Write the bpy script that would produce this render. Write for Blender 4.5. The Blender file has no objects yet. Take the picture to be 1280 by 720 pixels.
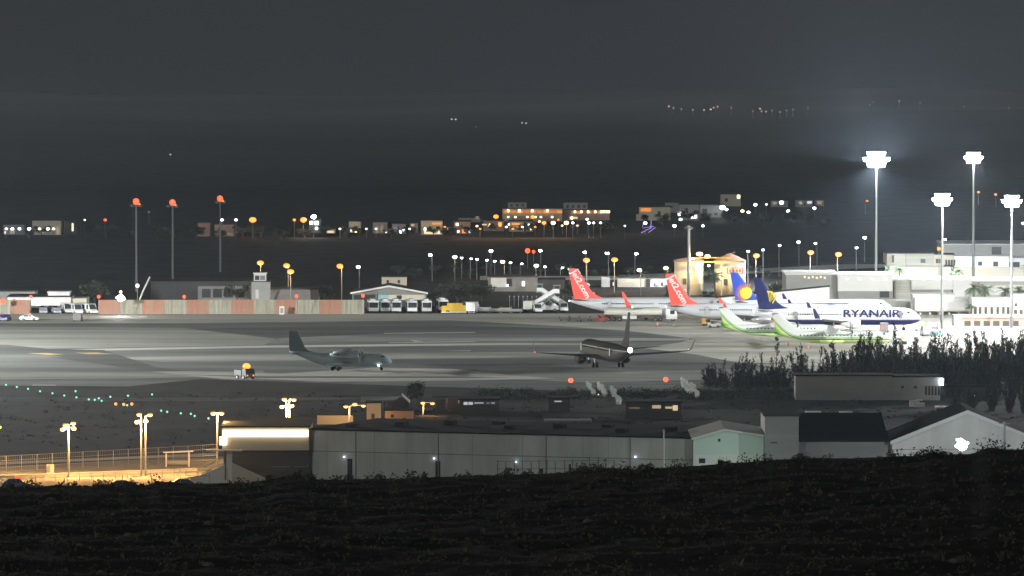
import bpy, math, random
from mathutils import Vector, noise
random.seed(7)
sc = bpy.context.scene
R = math.radians
CAM_H, F, YH = 76.0, 8600.0, 13.0            # camera height above the airfield, focal length and horizon in photo pixels

# ---------------------------------------------------------------- camera, sky, moon, exposure
cam_d = bpy.data.cameras.new('camera'); cam = bpy.data.objects.new('camera', cam_d); sc.collection.objects.link(cam)
PITCH = math.atan((360 - YH) / F)
cam.location = (0, 0, CAM_H); cam.rotation_euler = (math.pi/2 - PITCH, 0, 0)
cam_d.sensor_width = 36; cam_d.lens = 36 * F / 1280; cam_d.clip_start = 0.5; cam_d.clip_end = 20000
sc.camera = cam
w = bpy.data.worlds.new('World'); sc.world = w; w.use_nodes = True
nt = w.node_tree; nt.nodes.clear()
sky = nt.nodes.new('ShaderNodeTexSky'); sky.sky_type = 'NISHITA'; sky.sun_disc = False
sky.sun_elevation = R(24); sky.sun_rotation = R(155)
b1 = nt.nodes.new('ShaderNodeBackground'); b1.inputs[1].default_value = 0.0008; nt.links.new(sky.outputs[0], b1.inputs[0])
b2 = nt.nodes.new('ShaderNodeBackground'); b2.inputs[0].default_value = (0.0250, 0.0255, 0.0285, 1); b2.inputs[1].default_value = 1.0   # town glow on the night sky
ad = nt.nodes.new('ShaderNodeAddShader'); wo = nt.nodes.new('ShaderNodeOutputWorld')
nt.links.new(b1.outputs[0], ad.inputs[0]); nt.links.new(b2.outputs[0], ad.inputs[1]); nt.links.new(ad.outputs[0], wo.inputs[0])
sl = bpy.data.lights.new('moonlight', 'SUN'); sl.energy = 0.34; sl.angle = R(3); sl.color = (0.93, 1.0, 0.93)
so = bpy.data.objects.new('moonlight', sl); sc.collection.objects.link(so); so.rotation_euler = (R(66), 0, R(-22))
sc.view_settings.view_transform = 'Standard'; sc.view_settings.look = 'None'
sc.view_settings.exposure = 0; sc.view_settings.gamma = 1
cy = sc.cycles
cy.use_denoising = True
try: cy.denoiser = 'OPENIMAGEDENOISE'
except Exception: pass
cy.max_bounces = 4; cy.diffuse_bounces = 2; cy.glossy_bounces = 2; cy.transmission_bounces = 2; cy.volume_bounces = 0; cy.transparent_max_bounces = 6
cy.use_light_tree = True; cy.sample_clamp_indirect = 3; cy.caustics_reflective = False; cy.caustics_refractive = False

# ---------------------------------------------------------------- layout helpers
cp, sp = math.cos(PITCH), math.sin(PITCH)
def ray(px, py):
    u = 360 - py
    return Vector(((px - 640), F*cp + u*sp, -F*sp + u*cp))
def G(px, py, z=0.0):
    d = ray(px, py); t = (z - CAM_H) / d.z
    return Vector((d.x*t, d.y*t, z))
def A(px, py, Y):
    d = ray(px, py); t = Y / d.y
    return Vector((d.x*t, Y, CAM_H + d.z*t))
def X(px, Y): return (px - 640) * Y / F
def S(Y): return F / Y

CREST = [(-400,606),(0,608),(60,606),(150,605),(185,604),(200,600),(225,602),(300,604),(330,600),(348,594),(375,594),(395,598),(470,597),(640,592),(700,590),(735,586),(760,583),(790,586),(840,582),(900,578),(990,572),(1040,571),(1100,570),(1150,568),(1166,563),(1185,566),(1215,566),(1235,558),(1262,560),(1280,560),(1700,552)]
def lerp_tab(tab, x):
    if x <= tab[0][0]: return tab[0][1]
    for (a, b), (c, d) in zip(tab, tab[1:]):
        if x <= c: return b + (d - b) * (x - a) / (c - a)
    return tab[-1][1]
def sm(a, b, t):
    t = max(0, min(1, (t - a) / (b - a))); return t*t*(3 - 2*t)
def zt(x, Y):
    px = 640 + x * F / max(Y, 60)
    if Y <= 400:
        dc = (lerp_tab(CREST, px) - YH + 2) * 400 / F
        drop = lerp_tab([(-100, 2), (0, 2), (100, 10), (250, 21.3), (400, dc)], Y)
        n = 0
        if Y > 150:
            n = 0.2*(noise.noise((x*.22, Y*.14, 0)) + .6*noise.noise((x*.7, Y*.35, 3)) + .35*noise.noise((x*2.1, Y*1.0, 5)))
            if Y > 380: n *= .5
        return CAM_H - drop + n
    if Y <= 700:
        px = 640 + x * F / 400
        zc = CAM_H - (lerp_tab(CREST, px) - YH + 2) * 400 / F
        return zc * (1 - (Y - 400) / 300)
    if Y < 2900: return 0.0
    z = 14 * sm(2850, 4000, Y) + (4 + 6*noise.noise((x*.0022, 1, 4)) + 3*noise.noise((x*.007, 2, 4)) - .012*x) * sm(4000, 4700, Y) - 60*sm(4800, 6200, Y)
    z += 5 * sm(2900, 3600, Y) * noise.noise((x*.005, Y*.003, 9)) + 3 * sm(2900, 3600, Y) * (x / 500)
    return z
def on_land(px, py, h=0.0, y0=2300.0):
    """first point along the photo ray that is h above the land"""
    d = ray(px, py); Y = y0
    while Y < 6000:
        p = d * (Y / d.y); z = CAM_H + p.z
        if z <= zt(p.x, Y) + h: return Vector((p.x, Y, zt(p.x, Y)))
        Y += 5
    return Vector((d.x*6000/d.y, 6000, zt(0, 6000)))

# ---------------------------------------------------------------- materials
M = {}
def mat(name, col, rough=.7, metal=0.0, emit=0.0, ecol=None, var=0.0, vscale=(1, 1, 1), col2=None, bump=0.0, spec=None):
    m = bpy.data.materials.new(name); m.use_nodes = True; n = m.node_tree; b = n.nodes['Principled BSDF']
    b.inputs['Roughness'].default_value = rough; b.inputs['Metallic'].default_value = metal
    if spec is None and rough >= .8: spec = .03
    if spec is not None: b.inputs['Specular IOR Level'].default_value = spec
    b.inputs['Base Color'].default_value = (*col, 1)
    if var or col2:
        tc = n.nodes.new('ShaderNodeTexCoord'); mp = n.nodes.new('ShaderNodeMapping'); mp.inputs['Scale'].default_value = vscale
        n.links.new(tc.outputs['Object'], mp.inputs[0])
        a = n.nodes.new('ShaderNodeTexNoise'); a.inputs['Scale'].default_value = 1; a.inputs['Detail'].default_value = 6; a.inputs['Roughness'].default_value = .62
        n.links.new(mp.outputs[0], a.inputs[0])
        r = n.nodes.new('ShaderNodeValToRGB'); r.color_ramp.elements[0].position = .33; r.color_ramp.elements[1].position = .68
        c2 = col2 or tuple(c * (1 - var) for c in col)
        r.color_ramp.elements[0].color = (*c2, 1); r.color_ramp.elements[1].color = (*col, 1)
        n.links.new(a.outputs[0], r.inputs[0]); n.links.new(r.outputs[0], b.inputs['Base Color'])
        if bump:
            bp = n.nodes.new('ShaderNodeBump'); bp.inputs['Strength'].default_value = bump; bp.inputs['Distance'].default_value = .3
            n.links.new(a.outputs[0], bp.inputs['Height']); n.links.new(bp.outputs[0], b.inputs['Normal'])
    if emit:
        b.inputs['Emission Color'].default_value = (*(ecol or col), 1); b.inputs['Emission Strength'].default_value = emit
    M[name] = m; return m
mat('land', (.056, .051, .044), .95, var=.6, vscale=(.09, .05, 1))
def far_haze_tint():
    """the far slopes are brightened in the colour to stand in for lit haze, the plain is dark lava and scrub"""
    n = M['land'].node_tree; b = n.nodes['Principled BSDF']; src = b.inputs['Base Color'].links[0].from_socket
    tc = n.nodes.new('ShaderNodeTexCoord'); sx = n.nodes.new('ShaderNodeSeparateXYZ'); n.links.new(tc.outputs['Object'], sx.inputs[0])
    mr = n.nodes.new('ShaderNodeMapRange'); mr.inputs[1].default_value = 2900; mr.inputs[2].default_value = 4300; n.links.new(sx.outputs[1], mr.inputs[0])  # slopes turn paler with distance, haze brightness put into the colour
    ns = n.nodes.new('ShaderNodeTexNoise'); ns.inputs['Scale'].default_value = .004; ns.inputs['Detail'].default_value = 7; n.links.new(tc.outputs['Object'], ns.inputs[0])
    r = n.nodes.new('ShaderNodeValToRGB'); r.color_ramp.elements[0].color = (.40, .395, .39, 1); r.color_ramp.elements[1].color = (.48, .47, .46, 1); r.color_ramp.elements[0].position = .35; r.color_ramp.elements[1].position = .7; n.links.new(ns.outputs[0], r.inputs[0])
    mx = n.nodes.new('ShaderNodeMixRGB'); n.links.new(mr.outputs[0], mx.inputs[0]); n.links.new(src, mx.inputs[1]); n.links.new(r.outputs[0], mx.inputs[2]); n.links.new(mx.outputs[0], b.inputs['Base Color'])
far_haze_tint()
mat('asphalt', (.25, .255, .235), .8, var=.5, vscale=(.006, .05, 1))
mat('asphalt_old', (.42, .42, .37), .8, var=.45, vscale=(.008, .06, 1))
mat('asphalt_dark', (.15, .155, .145), .8, var=.5, vscale=(.01, .06, 1))
mat('concrete', (.56, .54, .46), .75, var=.38, vscale=(.012, .07, 1))
mat('concrete_pale', (.58, .56, .48), .75, var=.25, vscale=(.01, .1, 1))
mat('concrete_dull', (.54, .52, .45), .75, var=.3, vscale=(.01, .08, 1))
mat('paint_yellow', (.62, .45, .16), .7, var=.4, vscale=(.3, .3, 1))
mat('paint_white', (.6, .6, .56), .7, var=.5, vscale=(.08, .3, 1))
mat('yard', (.30, .27, .21), .85, var=.35, vscale=(.08, .05, 1))
mat('white_wall', (.72, .71, .67), .8, var=.12, vscale=(.08, .08, .3))
mat('cream_wall', (.60, .54, .42), .85, var=.15, vscale=(.1, .1, .3))
mat('grey_wall', (.34, .34, .32), .85, var=.22, vscale=(.1, .1, .3))
mat('pale_sheet', (.66, .655, .60), .6, var=.3, vscale=(.22, .05, .07))
mat('grey_sheet', (.24, .235, .22), .7, var=.25, vscale=(.06, .06, .4))
mat('brown_wall', (.115, .10, .08), .8, var=.3, vscale=(.1, .1, .4))
mat('green_sheet', (.55, .66, .58), .6, var=.1, vscale=(.1, .1, .5))
mat('dark_roof', (.022, .021, .020), .9, var=.4, vscale=(.1, .05, 1))
mat('grey_roof', (.06, .058, .055), .9, var=.35, vscale=(.1, .05, 1))
mat('pink_wall', (.42, .29, .23), .85, var=.2, vscale=(.1, .1, .3))
mat('dark_wall', (.07, .07, .068), .9, var=.3, vscale=(.1, .1, .3))
mat('dark_opening', (.02, .02, .022), .4)
mat('glass', (.03, .035, .04), .12)
mat('galv', (.30, .31, .30), .5, .5, var=.2, vscale=(2, 2, .3))
mat('steel_dark', (.12, .12, .12), .6, .3)
mat('white_paint', (.76, .77, .76), .35)
mat('grey_paint', (.30, .31, .31), .4)
mat('yellow_paint', (.72, .46, .05), .45)
mat('red_paint', (.55, .05, .03), .45)
mat('navy', (.015, .02, .10), .35)
mat('jet_red', (.85, .10, .075), .45)
mat('jet_silver', (.42, .43, .45), .35, .15)
mat('harp_yellow', (.85, .62, .05), .4)
mat('sun_yellow', (.95, .62, .06), .4)
mat('sun_orange', (.80, .25, .05), .4)
mat('tail_blue', (.03, .07, .42), .35)
mat('mil_grey', (.32, .40, .43), .5, var=.25, vscale=(.4, .4, .4)); mat('mil_fin', (.10, .135, .145), .6, spec=.2)
mat('mil_dark', (.035, .04, .045), .6)
mat('jet_brown', (.03, .024, .018), .6, spec=.1)
mat('rubber', (.02, .02, .02), .9)
mat('tank_cream', (.66, .58, .42), .7, var=.15, vscale=(.3, .3, .1))
mat('rust_roof', (.33, .22, .15), .8)
mat('bark', (.10, .08, .06), .9)
mat('leaf', (.055, .07, .045), .8, var=.4, vscale=(.5, .5, .5))
mat('leaf_dark', (.034, .042, .034), .8, var=.4, vscale=(.5, .5, .5))
mat('leaf_palm', (.10, .14, .07), .7)
mat('pale_leaf', (.78, .80, .74), .8, var=.35, vscale=(.8, .8, .8))
mat('scrub', (.19, .17, .14), .95, var=.5, vscale=(.6, .6, .6))
mat('fence_red', (.38, .13, .08), .7, vscale=(1.6, .1, .12), col2=(.30, .22, .15))
mat('fence_white', (.40, .38, .29), .7, var=.5, vscale=(1.6, .1, .12))
mat('teal_tarp', (.25, .45, .45), .7)
mat('cone_orange', (.8, .22, .04), .6)
LAMPC = {'sodium': (1, .31, .045), 'warm': (1, .78, .48), 'white': (.92, .96, 1), 'cool': (.68, .82, 1), 'red': (1, .10, .04), 'green': (.15, 1, .55), 'mint': (.30, 1, .66), 'amber': (1, .33, .04), 'violet': (.45, .35, 1), 'golden': (1, .50, .13)}
CAP = {'golden': 2.6, 'sodium': 2.3, 'amber': 2.4, 'red': 2.6, 'mint': 2.6, 'warm': 5}
def emat(kind, s):
    s = min(s, CAP.get(kind, 1e9))
    k = f'lit_{kind}_{s}'
    if k not in M: mat(k, tuple(.06*c for c in LAMPC[kind]), .5, emit=s, ecol=LAMPC[kind])
    return M[k]
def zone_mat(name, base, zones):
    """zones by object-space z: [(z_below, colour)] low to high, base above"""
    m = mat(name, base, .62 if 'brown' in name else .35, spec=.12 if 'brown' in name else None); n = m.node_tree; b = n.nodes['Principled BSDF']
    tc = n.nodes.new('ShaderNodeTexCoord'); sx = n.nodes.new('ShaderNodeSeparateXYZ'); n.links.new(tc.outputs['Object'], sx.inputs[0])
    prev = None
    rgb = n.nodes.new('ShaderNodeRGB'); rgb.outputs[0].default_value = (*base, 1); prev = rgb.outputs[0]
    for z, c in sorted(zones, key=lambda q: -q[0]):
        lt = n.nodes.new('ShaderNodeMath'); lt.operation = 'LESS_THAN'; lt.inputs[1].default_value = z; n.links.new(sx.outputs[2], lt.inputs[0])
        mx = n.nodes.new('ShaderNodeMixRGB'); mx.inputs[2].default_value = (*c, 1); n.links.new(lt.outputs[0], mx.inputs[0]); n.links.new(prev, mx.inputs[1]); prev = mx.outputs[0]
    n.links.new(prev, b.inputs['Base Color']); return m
def jointed(name, w_, h_, dark):
    """slab joints over a paving material"""
    n = M[name].node_tree; b = n.nodes['Principled BSDF']; src = b.inputs['Base Color'].links[0].from_socket
    tc = n.nodes.new('ShaderNodeTexCoord'); br = n.nodes.new('ShaderNodeTexBrick'); mp = n.nodes.new('ShaderNodeMapping'); mp.inputs['Rotation'].default_value = (0, 0, R(24)); n.links.new(tc.outputs['Object'], mp.inputs[0]); n.links.new(mp.outputs[0], br.inputs[0])
    br.offset = 0; br.inputs['Scale'].default_value = 1; br.inputs['Brick Width'].default_value = w_; br.inputs['Row Height'].default_value = h_; br.inputs['Mortar Size'].default_value = .13
    br.inputs['Color1'].default_value = (1, 1, 1, 1); br.inputs['Color2'].default_value = (.80, .80, .80, 1); br.inputs['Mortar'].default_value = (dark, dark, dark, 1)
    mx = n.nodes.new('ShaderNodeMixRGB'); mx.blend_type = 'MULTIPLY'; mx.inputs[0].default_value = 1
    n.links.new(src, mx.inputs[1]); n.links.new(br.outputs[0], mx.inputs[2]); n.links.new(mx.outputs[0], b.inputs['Base Color'])
jointed('concrete', 15, 15, .6); jointed('asphalt_old', 40, 12, .7); jointed('asphalt', 60, 11, .75)
zone_mat('body_navy_belly', (.78, .79, .80), [(2.75, (.75, .55, .08)), (2.62, (.02, .025, .12))])
zone_mat('body_brown', (.018, .014, .010), [(4.30, (.26, .25, .22)), (4.14, (.055, .045, .032)), (2.6, (.035, .032, .028))])  # dark roof and sides stand in for a backlit fuselage
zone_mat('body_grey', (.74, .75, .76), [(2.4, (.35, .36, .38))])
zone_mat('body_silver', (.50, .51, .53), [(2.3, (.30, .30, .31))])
def flow_mat(name):
    """green and yellow bands that sweep from the belly up over the tail"""
    m = mat(name, (.78, .80, .78), .35); n = m.node_tree; b = n.nodes['Principled BSDF']
    def N(op, a, c=None):
        q = n.nodes.new('ShaderNodeMath'); q.operation = op
        for i, v in enumerate((a, c)):
            if v is None: continue
            if hasattr(v, 'links'): n.links.new(v, q.inputs[i])
            else: q.inputs[i].default_value = v
        return q.outputs[0]
    tc = n.nodes.new('ShaderNodeTexCoord'); sx = n.nodes.new('ShaderNodeSeparateXYZ'); n.links.new(tc.outputs['Object'], sx.inputs[0])
    t = N('MAXIMUM', N('SUBTRACT', -6.0, sx.outputs[0]), 0.0)              # metres aft of x = -5
    c = N('SUBTRACT', N('MULTIPLY', N('POWER', t, 2.2), .055), .8)
    v = N('SUBTRACT', sx.outputs[2], c)
    r = n.nodes.new('ShaderNodeValToRGB'); r.color_ramp.interpolation = 'CONSTANT'
    n.links.new(N('DIVIDE', v, 4.0), r.inputs[0])
    e = r.color_ramp.elements; e[0].position = 0; e[0].color = (.05, .26, .05, 1); e[1].position = .27; e[1].color = (.22, .48, .06, 1)
    for p, cc in ((.42, (.52, .66, .16)), (.56, (.66, .73, .34)), (.65, (.02, .16, .13)), (.70, (.40, .62, .30)), (.82, (.78, .80, .78))):
        q = e.new(p); q.color = (*cc, 1)
    n.links.new(r.outputs[0], b.inputs['Base Color']); return m
flow_mat('body_green_flow')

# ---------------------------------------------------------------- mesh builder
class MB:
    def __init__(s): s.v = []; s.f = []; s.m = []
    def add(s, vs, fs, mi=0):
        o = len(s.v); s.v += [tuple(v) for v in vs]; s.f += [tuple(i + o for i in f) for f in fs]; s.m += [mi]*len(fs); return s
    def box(s, x0, x1, y0, y1, z0, z1, mi=0):
        return s.add([(x0,y0,z0),(x1,y0,z0),(x1,y1,z0),(x0,y1,z0),(x0,y0,z1),(x1,y0,z1),(x1,y1,z1),(x0,y1,z1)],
                     [(0,3,2,1),(4,5,6,7),(0,1,5,4),(1,2,6,5),(2,3,7,6),(3,0,4,7)], mi)
    def tube(s, pts, rad, n=8, mi=0, cap=True):
        pts = [Vector(p) for p in pts]; rads = rad if isinstance(rad, (list, tuple)) else [rad]*len(pts)
        vs = []; fs = []
        for i, p in enumerate(pts):
            d = (pts[min(i+1, len(pts)-1)] - pts[max(i-1, 0)]).normalized()
            a = d.cross(Vector((0,0,1)) if abs(d.z) < .9 else Vector((1,0,0))).normalized(); b = d.cross(a)
            for k in range(n):
                t = 2*math.pi*k/n; vs.append(p + (a*math.cos(t) + b*math.sin(t))*rads[i])
        for i in range(len(pts)-1):
            for k in range(n): fs.append((i*n+k, i*n+(k+1)%n, (i+1)*n+(k+1)%n, (i+1)*n+k))
        if cap: fs += [tuple(range(n))[::-1], tuple(range((len(pts)-1)*n, len(pts)*n))]
        return s.add(vs, fs, mi)
    def loft(s, secs, mi=0):
        n = len(secs[0]); vs = [v for q in secs for v in q]; fs = []
        for i in range(len(secs)-1):
            for k in range(n): fs.append((i*n+k, i*n+(k+1)%n, (i+1)*n+(k+1)%n, (i+1)*n+k))
        fs += [tuple(range(n))[::-1], tuple(range((len(secs)-1)*n, len(secs)*n))]
        return s.add(vs, fs, mi)
    def prism(s, poly, y0, y1, mi=0):        # poly in (x, z), extruded along y
        n = len(poly); vs = [(x, y0, z) for x, z in poly] + [(x, y1, z) for x, z in poly]
        fs = [tuple(range(n)), tuple(range(n, 2*n))[::-1]] + [(k, k+n, (k+1)%n+n, (k+1)%n) for k in range(n)]
        return s.add(vs, fs, mi)
    def slab(s, poly, z0, z1, mi=0):         # poly in (x, y)
        n = len(poly); vs = [(x, y, z0) for x, y in poly] + [(x, y, z1) for x, y in poly]
        fs = [tuple(range(n))[::-1], tuple(range(n, 2*n))] + [(k, (k+1)%n, (k+1)%n+n, k+n) for k in range(n)]
        return s.add(vs, fs, mi)
    def ball(s, c, r, n=8, mi=0, sq=(1,1,1)):
        vs = []; fs = []
        for i in range(1, n):
            ph = math.pi*i/n
            for k in range(n): t = 2*math.pi*k/n; vs.append((c[0]+r*sq[0]*math.sin(ph)*math.cos(t), c[1]+r*sq[1]*math.sin(ph)*math.sin(t), c[2]+r*sq[2]*math.cos(ph)))
        top = len(vs); vs += [(c[0],c[1],c[2]+r*sq[2]), (c[0],c[1],c[2]-r*sq[2])]
        for i in range(n-2):
            for k in range(n): fs.append((i*n+k, (i+1)*n+k, (i+1)*n+(k+1)%n, i*n+(k+1)%n))
        for k in range(n): fs += [(top, k, (k+1)%n), (top+1, (n-2)*n+(k+1)%n, (n-2)*n+k)]
        return s.add(vs, fs, mi)
    def mesh(s, name, mats, smooth=False):
        me = bpy.data.meshes.new(name); me.from_pydata(s.v, [], s.f)
        for m in (mats if isinstance(mats, (list, tuple)) else [mats]): me.materials.append(M[m] if isinstance(m, str) else m)
        me.polygons.foreach_set('material_index', s.m)
        if smooth: me.shade_smooth()
        me.update(); return me
    def build(s, name, mats, parent=None, smooth=False, loc=None):
        o = bpy.data.objects.new(name, s.mesh(name, mats, smooth)); sc.collection.objects.link(o)
        if parent: o.parent = parent
        if loc is not None: o.location = loc
        return o
def tag(o, label, cat, group=None, kind=None):
    if label: o['label'] = label
    if cat: o['category'] = cat
    if group: o['group'] = group
    if kind: o['kind'] = kind
    return o
def thing(name, label, cat, loc, rz=0, group=None):
    o = bpy.data.objects.new(name, None); sc.collection.objects.link(o); o.empty_display_size = .5
    o.location = loc; o.rotation_euler = (0, 0, rz); return tag(o, label, cat, group)
KIDS = {}
def kids(o): return [c for c in sc.objects if c.parent == o]
def copy_tree(o, loc=None, rz=None, label=None, parent=None, tree=None):
    if tree is None:
        tree = {}
        for c in sc.objects:
            if c.parent: tree.setdefault(c.parent.name, []).append(c)
    c = o.copy(); sc.collection.objects.link(c)
    if parent: c.parent = parent
    if loc is not None: c.location = loc
    if rz is not None: c.rotation_euler = (0, 0, rz)
    if label: c['label'] = label
    for ch in tree.get(o.name, []): copy_tree(ch, parent=c, tree=tree)
    return c
def structure(name, mb, mats, smooth=False): return tag(mb.build(name, mats, smooth=smooth), None, None, kind='structure')
def point(loc, power, col, rad=.25, name='lamp_light'):
    l = bpy.data.lights.new(name, 'POINT'); l.energy = power; l.color = col; l.shadow_soft_size = rad
    o = bpy.data.objects.new(name, l); sc.collection.objects.link(o); o.location = loc; return o
def text_mesh(body, height, offset=0.0, shear=0.0):
    cu = bpy.data.curves.new('text', 'FONT'); cu.body = body; cu.size = height; cu.extrude = .02; cu.offset = offset; cu.align_x = 'CENTER'; cu.shear = shear
    cu.resolution_u = 3
    o = bpy.data.objects.new('text', cu); sc.collection.objects.link(o); dg = bpy.context.evaluated_depsgraph_get()
    me = bpy.data.meshes.new_from_object(o.evaluated_get(dg)); bpy.data.objects.remove(o); return me
def text_part(body, height, matname, parent, loc, rot, offset=0.0, name='lettering', scale=(1,1,1)):
    me = text_mesh(body, height, offset); me.materials.clear(); me.materials.append(M[matname]); me.name = name
    o = bpy.data.objects.new(name, me); sc.collection.objects.link(o); o.parent = parent; o.location = loc; o.rotation_euler = rot; o.scale = scale; return o

# ---------------------------------------------------------------- the land, one sheet from the camera to the ridge
Ys = [-60, -20, 20, 60, 100, 150, 190, 215, 230] + [232 + i*1.3 for i in range(136)] + [410, 425, 450, 500, 560, 620, 700, 701, 900, 1200, 1600, 2000, 2400, 2800] + [2900 + 90*i for i in range(34)] + [6200, 7000]
us = [-12, -6, -3, -2, -1.5] + [-1.15 + 2.3*i/170 for i in range(171)] + [1.5, 2, 3, 6, 12]
mb = MB(); vs = []
for Y in Ys:
    W = max(Y, 60) * 640 / F
    wide = 900 / (12 * W)
    for u in us:
        x = u * W * (1 if abs(u) <= 1.5 else (1 + (max(wide, 1) - 1) * ((abs(u) - 1.5) / 10.5)))
        vs.append((x, Y, zt(x, Y)))
nU = len(us); fs = [(j*nU+i, j*nU+i+1, (j+1)*nU+i+1, (j+1)*nU+i) for j in range(len(Ys)-1) for i in range(nU-1)]
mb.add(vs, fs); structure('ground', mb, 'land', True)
def sheet(name, pts, z, m, mats=None):
    mb = MB(); mb.add([G(x, y, z) for x, y in pts], [tuple(range(len(pts)))])
    o = structure(name, mb, m); 
    me = o.data
    if me.polygons[0].normal.z < 0: me.flip_normals()
    return o
# ---------------------------------------------------------------- pavement of the airfield, each sheet a few mm above the one below
sheet('apron', [(-400,391.5),(1700,391.5),(1700,470),(1300,470),(1240,483),(760,490),(560,484),(250,474),(160,483),(-400,480)], .010, 'asphalt')
sheet('apron_concrete', [(-400,391.8),(1700,391.8),(1700,468),(1240,468),(1060,468),(960,458),(905,450),(870,443),(800,434.5),(850,428),(868,423.5),(845,420.5),(790,414),(700,407.5),(600,402.2),(560,400.2),(240,404),(-400,404)], .020, 'concrete')
sheet('apron_road', [(-400,392.6),(700,392.2),(1700,392.2),(1700,396.5),(700,396.5),(300,398.6),(-400,399.2)], .030, 'concrete_pale')
sheet('taxiway_shoulder', [(-400,407.5),(30,408.5),(230,410),(300,418),(345,423.5),(330,431.3),(60,436),(10,431),(-400,428)], .020, 'asphalt_old')
sheet('taxiway_strip', [(345,418.5),(480,421.5),(862,422.5),(862,425.6),(480,426.6),(350,426)], .030, 'asphalt_old')
sheet('taxiway_strip', [(-400,437.0),(60,437.0),(330,432.0),(640,428.6),(800,430.4),(640,431.0),(330,434.5),(60,439.5),(-400,441)], .030, 'concrete_dull')
sheet('taxiway_strip', [(140,447),(300,443.5),(640,440),(790,439),(790,443),(640,446.6),(400,450),(200,452)], .030, 'asphalt_old')
sheet('taxiway_strip', [(-400,465.0),(140,465),(330,463.5),(330,470),(150,473),(-400,477)], .030, 'asphalt_old')
sheet('taxiway_strip', [(560,466),(640,468.2),(960,460.5),(1010,465),(900,474),(740,478),(640,474)], .030, 'asphalt_old')
sheet('taxiway_concrete', [(190,464.5),(240,464),(350,467),(470,459.5),(565,461),(640,469),(695,473),(560,476),(390,477.5),(280,474)], .040, 'concrete')
sheet('taxiway_joint', [(210,467.5),(330,470.5),(560,470.5),(640,472.2),(560,472.2),(330,472.2)], .045, 'asphalt_dark')
sheet('taxiway_dark_strip', [(-400,428),(10,431),(60,436),(130,437.5),(205,462),(150,459),(60,443),(-400,433)], .035, 'asphalt_dark')
sheet('taxiway_dark_strip', [(240,411.5),(340,408.5),(560,406.5),(740,411.5),(845,422),(640,417),(480,416.5),(345,423)], .034, 'asphalt_dark')
sheet('taxiway_dark_strip', [(60,446),(115,447),(230,464),(190,463),(100,452)], .042, 'asphalt_dark')
sheet('taxiway_dark_strip', [(480,449.5),(640,448.2),(700,449),(1000,455),(700,456.5),(560,457.5),(495,455)], .038, 'asphalt_dark')
for a in (((35,441.6),(58,441.2),(80,443.0),(60,443.6)), ((93,440.8),(120,440.6),(142,442.4),(112,442.6))): sheet('taxiway_marking', a, .050, 'paint_yellow')
for a in (((486,427.9),(575,426.6),(594,426.6),(594,427.3),(486,428.6)), ((493,432.2),(560,430.8),(580,430.8),(580,431.6)), ((548,438.7),(588,437.8),(588,438.6)), ((512,424.5),(520,425.2),(530,427.3),(519,427.6)),
          ((480,416.2),(594,415.0),(594,415.8),(480,417)), ((40,480.8),(70,481),(70,481.8),(40,481.8))): sheet('taxiway_marking', a, .050, 'paint_white')
sheet('apron_marking', [(700,402.2),(1280,409),(1280,410),(700,402.8)], .046, 'paint_white')
sheet('apron_marking', [(600,400.0),(760,398.0),(1100,398.2),(1100,398.8),(760,398.9),(600,400.6)], .046, 'paint_yellow')
sheet('apron_marking', [(850,431.5),(1280,438),(1280,439.0),(850,432.4)], .046, 'paint_yellow')
sheet('apron_marking', [(868,441.3),(1280,452),(1280,453.0),(868,442.2)], .046, 'paint_white')
sheet('yard_paving', [(-400,640),(-400,586),(0,583),(270,571),(330,566),(330,640)], .010, 'yard')
sheet('access_road', [(-400,582),(0,577.5),(270,566),(270,569),(0,581),(-400,586)], .020, 'concrete_dull')
sheet('access_road', [(600,345),(760,345),(1060,330),(1110,330),(1110,334),(760,350),(600,350)], .010, 'concrete_dull')
sheet('verge', [(-400,497),(280,497),(470,497),(470,499),(280,501),(-400,503)], .010, 'asphalt_dark')
# ---------------------------------------------------------------- aircraft
def ring(x, ry, rz, zc, n=24): return [(x, ry*math.cos(2*math.pi*k/n), zc + rz*math.sin(2*math.pi*k/n)) for k in range(n)]
def foil_h(xl, y, z, c, t):   # horizontal section, leading edge at xl, chord runs aft (-x)
    return [(xl, y, z), (xl-.12*c, y, z+t*.42), (xl-.4*c, y, z+t*.5), (xl-c, y, z), (xl-.4*c, y, z-t*.4), (xl-.12*c, y, z-t*.35)]
def foil_v(xl, z, c, t):
    return [(xl, 0, z), (xl-.12*c, t*.42, z), (xl-.4*c, t*.5, z), (xl-c, 0, z), (xl-.4*c, -t*.5, z), (xl-.12*c, -t*.42, z)]
def wheel(parent, x, y, r, wdt=.35):
    MB().tube([(x, y-wdt/2, r), (x, y+wdt/2, r)], r, 14).build('wheel', 'rubber', parent)
def gear(root, name, x, y, ztop, r, twin=.42):
    g = MB().tube([(x, y, ztop), (x, y, r)], .12, 8).tube([(x, y-twin, r), (x, y+twin, r)], .09, 6).tube([(x+.9, y, ztop), (x, y, r+.4)], .05, 6).build(name, 'galv', root)
    for s in (-1, 1): wheel(g, x, y + s*twin, r)
def disc_v(root, name, m, cx, cz, r, n=20, ys=(-1,1), off=.17):
    mb = MB()
    for s in ys:
        poly = [(cx + r*math.cos(2*math.pi*k/n), cz + r*math.sin(2*math.pi*k/n)) for k in range(n)]
        mb.prism(poly, s*off-.01, s*off+.01)
    return mb.build(name, m, root)
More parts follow.
